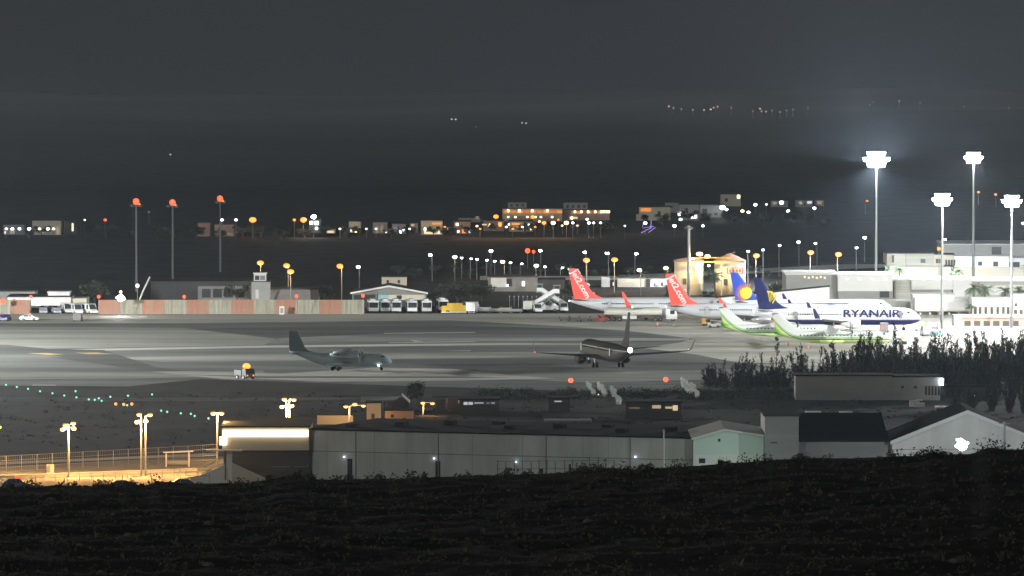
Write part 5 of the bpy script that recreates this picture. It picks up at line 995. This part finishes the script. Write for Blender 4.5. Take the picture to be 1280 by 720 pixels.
# ---------------------------------------------------------------- vegetation
def leaf_quads(q, c, r, n, size, rnd, flat=1.0, mi=0):
    for _ in range(n):
        d = Vector((rnd.gauss(0,1), rnd.gauss(0,1), rnd.gauss(0,1)*flat)); d.normalize(); p = Vector(c) + d*r*(rnd.random()**.45)
        a = Vector((rnd.uniform(-1,1), rnd.uniform(-1,1), rnd.uniform(-1,1))).normalized(); b = a.cross(Vector((rnd.uniform(-1,1), rnd.uniform(-1,1), rnd.uniform(-1,1)))).normalized(); s = size*rnd.uniform(.6,1.4)
        q.add([p-a*s*.5, p+b*s*.32, p+a*s*.5, p-b*s*.32], [(0,1,2,3)], mi)
def feather_tree(seed, h, spread):
    """tamarisk: many stems fanning upward, each clothed in fine upward sprays"""
    rnd = random.Random(seed); tk = MB(); cr = MB(); lx = rnd.choice((-1, 1))*rnd.uniform(.06, .16)*h
    for i in range(12):
        a = rnd.uniform(0, 6.283); ln = rnd.uniform(.05, 1)*spread; top = h*rnd.uniform(.30, 1.0)*(1 - .15*ln/spread) if i else h; pts = []; rr = []
        for k in range(6):
            u = k/5; pts.append((math.cos(a)*ln*(.3+.7*u) + lx*u*u + rnd.gauss(0,.08)*u, math.sin(a)*ln*(.35+.65*u), top*u)); rr.append(.13*(1-u)+.02)
        tk.tube(pts, rr, 5)
        for k in range(int(34*h/8)):
            u = rnd.uniform(.02, 1.0); x, y, z = (math.cos(a)*ln*(.3+.7*u) + lx*u*u, math.sin(a)*ln*(.35+.65*u), top*u)
            sl_ = rnd.uniform(.5, 1.5)*(1.3-u*.7); b = rnd.uniform(0, 6.283); dr = Vector((math.cos(b)*.45 + lx*.12, math.sin(b)*.45, 1.0)).normalized()
            for m_ in range(9):
                p = Vector((x,y,z)) + dr*sl_*(m_/9) + Vector((rnd.gauss(0,.10), rnd.gauss(0,.10), rnd.gauss(0,.08)))
                sd = Vector((rnd.uniform(-1,1), rnd.uniform(-1,1), rnd.uniform(-.2,.2))).normalized(); s = rnd.uniform(.18,.42)
                cr.add([p, p+sd*s*.22+dr*s*.5, p+dr*s*1.1, p-sd*s*.22+dr*s*.4], [(0,1,2,3)])
    return tk, cr
protos = []
for sd, h, spr in ((1, 9.5, 2.8), (2, 8.0, 2.2), (3, 10.5, 3.4), (4, 7.0, 2.0), (5, 9.0, 3.6)):
    tk, cr = feather_tree(sd, h, spr); protos.append((h, tk.mesh('trunk', 'bark'), cr.mesh('crown', 'leaf_dark')))
def feather(label, px, ytop, ybase, k, group, name='feathery_tree'):
    p = G(px, ybase); Hh = zat(ytop, p.y); h, tm, cm = protos[k]; t = thing(name, label, 'tree', p, R(random.uniform(0,360)), group); s = Hh/h
    for nm, me in (('trunk', tm), ('crown', cm)):
        o = bpy.data.objects.new(nm, me); sc.collection.objects.link(o); o.parent = t; o.scale = (max(s, .85)*1.0, max(s, .85), s)
GT = 'feathery dark trees along the field edge'
rnd = random.Random(11)
for px, yt, yb, lb in ((886,455,484,'thin feathery tree at the start of the tree line'),(893,450,485,'leaning feathery tree near the start of the tree line'),(906,462,486,'short feathery tree in the low gap'),(922,447,487,'feathery tree with upright tips beside a gap'),(932,441,487,'tallest feathery tree of the first clump'),(945,452,486,'broad feathery tree in the first clump'),(955,444,486,'feathery tree with two bright gaps'),(969,432,486,'slender feathery tree reaching over the pale apron'),
   (980,456,485,'low feathery tree between two slender ones'),(999,434,484,'slender feathery tree below the green turboprop'),(1008,446,484,'bushy feathery tree below the green turboprop'),(1022,436,483,'feathery tree before the turboprop nose'),(1034,444,483,'low feathery tree before the concourse'),(1046,430,482,'feathery tree rising beside the dense wood'),(1057,433,482,'feathery tree at the edge of the dense wood')):
    feather(lb, px, yt, yb, rnd.randrange(5), GT)
TL = ['tall feathery tree of the dense wood, %s' % s for s in ('first to hide the apron','beside the amber beacon','just past the amber beacon','below the beacon van','under the first thin mast','rising under the airliner nose mast','with a broken top','with a forked top','before the low gate building','below the arcade','standing a little forward','with a narrow crown','with a broad crown','behind the lamp of the low house','half behind a broader neighbour','near the frame edge mast','darkest of the far group','second from the frame edge','touching the frame edge','with drooping side sprays')]
xs = [1070,1081,1092,1102,1113,1124,1135,1146,1158,1168,1179,1190,1201,1213,1224,1236,1248,1259,1270,1282]
for i, px in enumerate(xs):
    feather(TL[i], px, 416 + rnd.uniform(-7, 8) + (8 if 1120 < px < 1175 else 0) + (6 if px < 1080 else 0), 478 + rnd.uniform(-4, 3), rnd.randrange(5), GT)
UL = ['lower feathery tree filling the wood in front, %s' % s for s in ('at its west end','second from its west end','near the long wall','over the long low house roof','above the barred windows','beside the bright wall lamp','behind the outbuilding','past the outbuilding','fourth from the frame edge','third from the frame edge','just inside the frame edge','crossing the frame edge')]
for i, lb in enumerate(UL):
    px = 1078 + i*19; feather(lb, px + rnd.uniform(-4,4), 438 + rnd.uniform(-6, 8), 489 + (6 if px > 1185 else 0), rnd.randrange(5), GT)
for i, px in enumerate((1100,1118,1137,1156,1170,1184,1199,1212,1226,1241,1254,1267,1280)):
    feather('feathery tree at the back of the dense wood, %s' % ('first before the beacon','under the beacon','just beyond the beacon','before the parked cars','west of the nose mast foot','east of the nose mast foot','at the low building end','before the second gate bay','before the third gate bay','before the middle gate bays','before the last gate bays','by the edge mast foot','at the very frame edge')[i], px, 428 + rnd.uniform(-5, 5), 467, rnd.randrange(5), GT)
for i, (px, yt, yb) in enumerate(((1195,478,512),(1215,484,512),(1240,476,514),(1262,480,516),(1282,474,520))):
    feather('low dark tree behind the gabled warehouse, %s' % ('beside the outbuilding','in the outbuilding gap','past the outbuilding','near the wire pole','at the frame edge')[i], px, yt, yb, 3, GT)
def round_tree(seed, h, r):
    rnd = random.Random(seed); tk = MB().tube([(0,0,0),(.1,0,h*.3),(0,.1,h*.6)], (.2,.15,.06), 6); cr = MB()
    for i in range(12):
        a = rnd.uniform(0,6.283); d = r*rnd.uniform(.1,.85); z = h*rnd.uniform(.42,.86); tk.tube([(0,0,h*.35),(math.cos(a)*d*.8,math.sin(a)*d*.8,z)], (.08,.02), 4)
        leaf_quads(cr, (math.cos(a)*d, math.sin(a)*d, z), r*rnd.uniform(.3,.55), 85, .42, rnd, .8)
    return tk.mesh('trunk', 'bark'), cr.mesh('crown', 'leaf')
for px, py in ((748, 497), (864, 490)):  # lamps added to brighten the pale bushes
    gl = thing('bush_fill_lamp', 'small lamp added low among the pale puff bushes' if px < 800 else 'small lamp added at the foot of the pale mound bush', 'lamp', G(px, py)); MB().tube([(0,0,0),(0,0,.5)], .06, 6).build('post', 'galv', gl); MB().ball((0,0,.6), .12, 6).build('lamp', emat('white', 2), gl); point(gl.location + Vector((0, -2.5, 1.6)), 260, (.9, 1, .95), .1)
rts = [(5.0, *round_tree(s, 5.0, 2.6)) for s in (21, 22, 23)]
def rtree(label, px, ytop, p, k, group, wide=1.0, cm=None, name='round_tree', cat='tree'):
    h, tm, cr_ = rts[k % 3]; t = thing(name, label, cat, p, R(rnd.uniform(0,360)), group); s = (A(px, ytop, p.y).z - p.z)/h
    for nm, me in (('trunk', tm), ('crown', cm or cr_)):
        o = bpy.data.objects.new(nm, me); sc.collection.objects.link(o); o.parent = t; o.scale = (s*wide, s*wide, s)
rtree('broad round tree standing alone behind the orange lamp', 523, 477, G(523, 508), 0, None, 1.15)
n_ = M['pale_leaf'].node_tree; tl = n_.nodes.new('ShaderNodeBsdfTranslucent'); tl.inputs[0].default_value = (.75, .78, .74, 1); mx_ = n_.nodes.new('ShaderNodeMixShader'); mx_.inputs[0].default_value = .6
n_.links.new(n_.nodes['Principled BSDF'].outputs[0], mx_.inputs[1]); n_.links.new(tl.outputs[0], mx_.inputs[2]); n_.links.new(mx_.outputs[0], n_.nodes['Material Output'].inputs[0])
PU = []
for s in (1, 2):
    q = MB(); rr = random.Random(90+s)
    for i in range(11): u_ = i/10; leaf_quads(q, (-1.2 + 2.3*u_ + rr.gauss(0,.2), rr.uniform(-.6,.6), 3.9 - 3.0*u_ + rr.gauss(0,.35)), .55 + .5*math.sin(u_*5)**2, 190, .22, rr, .9)
    PU.append(q.mesh('foliage', 'pale_leaf'))
for i, (px, yt, yb, k, lb) in enumerate(((738,476,489,0,'pale puff shaped bush, westernmost of three in a row'),(753,477,490,1,'pale puff shaped bush, middle of three in a row'),(769,482,500,0,'pale puff shaped bush, lowest of three in a row'),(858,471,488,1,'broad pale mound bush before the feathery trees'),(868,477,492,0,'smaller pale bush leaning on the mound bush'))):
    p = G(px, yb + 6); t = thing('pale_bush', lb, 'bush', p, R(8*i - 10), 'pale bushes at the field edge'); hh = A(px, yt, p.y).z
    o = bpy.data.objects.new('foliage', PU[k]); sc.collection.objects.link(o); o.parent = t; s = hh/4.6; o.scale = (s*.85, s*.85, s)
    MB().tube([(0,0,0),(.1,0,.4*hh)], (.12,.05), 5).build('trunk', 'bark', t)
# trees scattered in front of the village: individually countable dark crowns
LB = ['dark tree of the belt below the village, %s' % s for s in ('first from the frame edge','beside the dim cream house','under the lit slit','by the red light','under the first unlit mast','under the middle unlit mast','by the pinkish house','under the pinkish house','by the large orange lamp','west of the floodlit house','between orange and white lamps','east of the floodlit house','by the yellow terrace','left of the bright upper wall','right of the bright upper wall','by the arched terrace','by the two door lamps','by the warm doorway','under the balcony strip','between two orange lit houses','by the three lamp house','under the long low house','by the bright corner house','beside the slim house','under the hotel terrace','below the hotel, broad','below the hotel, narrow','between the hotel wings','under the east wing','beyond the east wing','below the cream slope house','by the bluish lamp','under the modern house','below the framed balcony house','at the foot of the ridge house','on the empty slope','by the low white house','by the lit gable house','past the pink house','last before the brightest mast')]
for i, lb in enumerate(LB):
    px = 6 + i*26.5 + rnd.uniform(-8, 8); yb = 296 + rnd.uniform(-2, 4) - (6 if px > 600 else 0) - (10 if px > 790 else 0); p = on_land(px, yb, 0, 2200); rtree(lb, px, yb - rnd.uniform(9, 17), p, i, 'belt of trees below the village', rnd.uniform(1.0, 1.7))
LB2 = ['dark tree rising between the airport buildings, %s' % s for s in ('by the low office','behind the depot west end','behind the depot east end','beside the control cabin','west of the gabled hangar','just east of the gabled hangar','behind the bus row','behind the yellow loader','behind the box truck','west of the cargo building','east of the cargo building','broad one by the cargo wing','behind the first red tail','before the pinkish block','beside the pinkish block','under the warm lamp','west of the tanks','between the tanks','past the signed tank','by the terminal roof end')]
for i, (lb, px) in enumerate(zip(LB2, (118,200,296,342,405,542,556,572,588,602,690,704,722,800,812,838,840,886,955,972))):
    Y = 1765 + (i*37) % 60; p = Vector((X(px, Y), Y, 0))
    if px in (800, 812): p = Vector((X(px, 1870), 1870, 0))
    rtree(lb, px, 352 + (i*7) % 12 + (8 if px in (800,812) else 0), p, i, 'dark trees between the airport buildings', 1.5 if 540 < px < 610 else 1.1)
for i in range(22):
    px = 500 + i*22 + rnd.uniform(-6,6); py = 341 + rnd.uniform(-4, 5); p = G(px, py + 3)
    rtree('small dark bush on the field %s' % ('below the car park lamps' if px < 720 else 'behind the terminal and tanks'), px, py - rnd.uniform(5, 10), p, i, 'dark bushes %s' % ('below the car park lamps' if px < 720 else 'behind the terminal'), 1.6, name='dark_bush', cat='bush')
# palms
def palm_mesh(seed, h):
    rnd = random.Random(seed); tk = MB().tube([(0,0,0),(.15,0,h*.5),(.1,.1,h)], (.26,.2,.2), 8); cr = MB()
    for i in range(26):
        a = 2*math.pi*i/26 + rnd.uniform(-.1,.1); up = rnd.uniform(-.5, 1.2); L = rnd.uniform(2.4, 3.2); prev = Vector((.1,.1,h)); d = Vector((math.cos(a), math.sin(a), up)).normalized()
        for k in range(7):
            nx = prev + d*L/7; d = (d + Vector((0,0,-.17))).normalized(); sd = d.cross(Vector((0,0,1))).normalized(); w_ = .62*math.sin(math.pi*(k+1.2)/8.5)
            cr.add([prev, prev+sd*w_+Vector((0,0,-.25*w_))+d*.25, nx+sd*.04, nx-sd*.04, prev-sd*w_+Vector((0,0,-.25*w_))+d*.25], [(0,1,2),(0,3,4)]); prev = nx
    return tk.mesh('trunk', 'bark'), cr.mesh('crown', 'leaf_palm')
pm = [palm_mesh(s, 6.5) for s in (5, 6)]
for i, (px, yt, Y, lb) in enumerate(((893,338,1800,'palm tree standing before the two storage tanks'),(1112,331,1900,'palm tree under the beige terminal offices'),(1125,334,1905,'small palm next to the first terminal palm'),(1191,332,1880,'palm tree behind the nose mast'),(1199,335,1885,'palm tree half behind the nose mast'),(1218,352,1708,'full palm tree beside the arcade'),(1231,355,1709,'palm tree over the arcade roof'),(1214,379,1697,'short palm at the arcade corner'),(1257,357,1708,'palm tree beside the edge mast'),(1275,356,1708,'palm tree at the frame edge'),(1285,330,1900,'palm tree above the terrace at the frame edge'))):
    hh = A(px, yt, Y).z/1.22; t = thing('palm_tree', lb, 'palm tree', (X(px,Y), Y, 0), R(50*i), 'palm trees of the airport')
    for nm, me in zip(('trunk', 'crown'), pm[i % 2]):
        o = bpy.data.objects.new(nm, me); sc.collection.objects.link(o); o.parent = t; s = hh/6.5; o.scale = (max(s,.8), max(s,.8), s)
# dry scrub on the slope before the camera and on the middle field
q = MB(); rs_ = random.Random(5)
for i in range(9000):
    Y = rs_.uniform(236, 404); x = rs_.uniform(-1.1, 1.1)*Y*640/F; z = zt(x, Y); s = rs_.uniform(.05, .15)*(1.8 if rs_.random() < .05 else 1)
    for k in range(7):
        a = rs_.uniform(0, 6.283); d = Vector((math.cos(a)*rs_.uniform(.2,1), math.sin(a)*rs_.uniform(.2,1), rs_.uniform(.5,1.2)))*s; b = Vector((-math.sin(a), math.cos(a), 0))*s*.35
        p = Vector((x, Y, z-.05)); q.add([p-b, p+b, p+d+b*.5, p+d*1.2-b*.4], [(0,1,2,3)])
for i in range(150):         # clumps of taller scrub and stones
    Y = rs_.uniform(255, 392); x = rs_.uniform(-1.1, 1.1)*Y*640/F; r = rs_.uniform(.15, .55)
    if i % 4: leaf_quads(q, (x, Y, zt(x, Y)+r*.2), r, 70, .12, rs_, .5)
    else: q.ball((x, Y, zt(x, Y)), r*.5, 5, sq=(1.2, .9, .7))
for i in range(70):          # rounded bushes that break the crest line
    px = rs_.uniform(-20, 1300); Y = rs_.uniform(392, 402); x = X(px, Y); leaf_quads(q, (x, Y, zt(x, Y)+.1), rs_.uniform(.25,.6), 60, .16, rs_, .7)
for px, r in ((372,1.0),(392,.6),(738,.9),(752,.8),(722,.5),(1166,.7),(1238,1.0),(1250,.8),(998,.5),(1012,.45)):
    x = X(px, 399); leaf_quads(q, (x, 399, zt(x, 399)-.15), r, 260, .16, rs_, .5)
tag(q.build('slope_scrub', 'scrub'), 'low dry scrub covering the dark slope', 'scrub', kind='stuff')
q = MB()
for i in range(900):
    px = rs_.uniform(-40, 1320); py = rs_.uniform(492, 560); p = G(px, py)
    if py > 530 and 270 < px: continue
    leaf_quads(q, (p.x, p.y, .05), rs_.uniform(.4, 1.3), 16, .3, rs_, .3)
for i in range(260):
    px = rs_.uniform(600, 1010); py = rs_.uniform(489, 500); p = G(px, py); leaf_quads(q, (p.x, p.y, .3), rs_.uniform(.6, 1.5), 60, .28, rs_, .5)
for i in range(520):
    px = rs_.uniform(1050, 1300); py = rs_.uniform(460, 482); p = G(px, py); leaf_quads(q, (p.x, p.y, rs_.uniform(.3, 2.2)), rs_.uniform(.8, 1.8), 60, .34, rs_, .8)
for i in range(140):
    px = rs_.uniform(880, 1060); py = rs_.uniform(480, 488); p = G(px, py); leaf_quads(q, (p.x, p.y, rs_.uniform(.2, 1.4)), rs_.uniform(.6, 1.4), 50, .3, rs_, .8)
tag(q.build('field_scrub', 'leaf_dark'), 'low dark scrub on the field below the taxiway', 'scrub', kind='stuff')
# ---------------------------------------------------------------- the night air
hz = MB().box(-1900, 1900, -70, 7050, -16, 175)
m = bpy.data.materials.new('night_air'); m.use_nodes = True; n = m.node_tree; n.nodes.clear()
pv = n.nodes.new('ShaderNodeVolumePrincipled'); pv.inputs['Color'].default_value = (.72, .86, 1, 1); pv.inputs['Density'].default_value = 4.6e-5; pv.inputs['Anisotropy'].default_value = .62
ou = n.nodes.new('ShaderNodeOutputMaterial'); n.links.new(pv.outputs[0], ou.inputs['Volume']); M['night_air'] = m
tag(hz.build('haze', 'night_air'), 'thin night haze over the airfield', 'haze', kind='stuff')
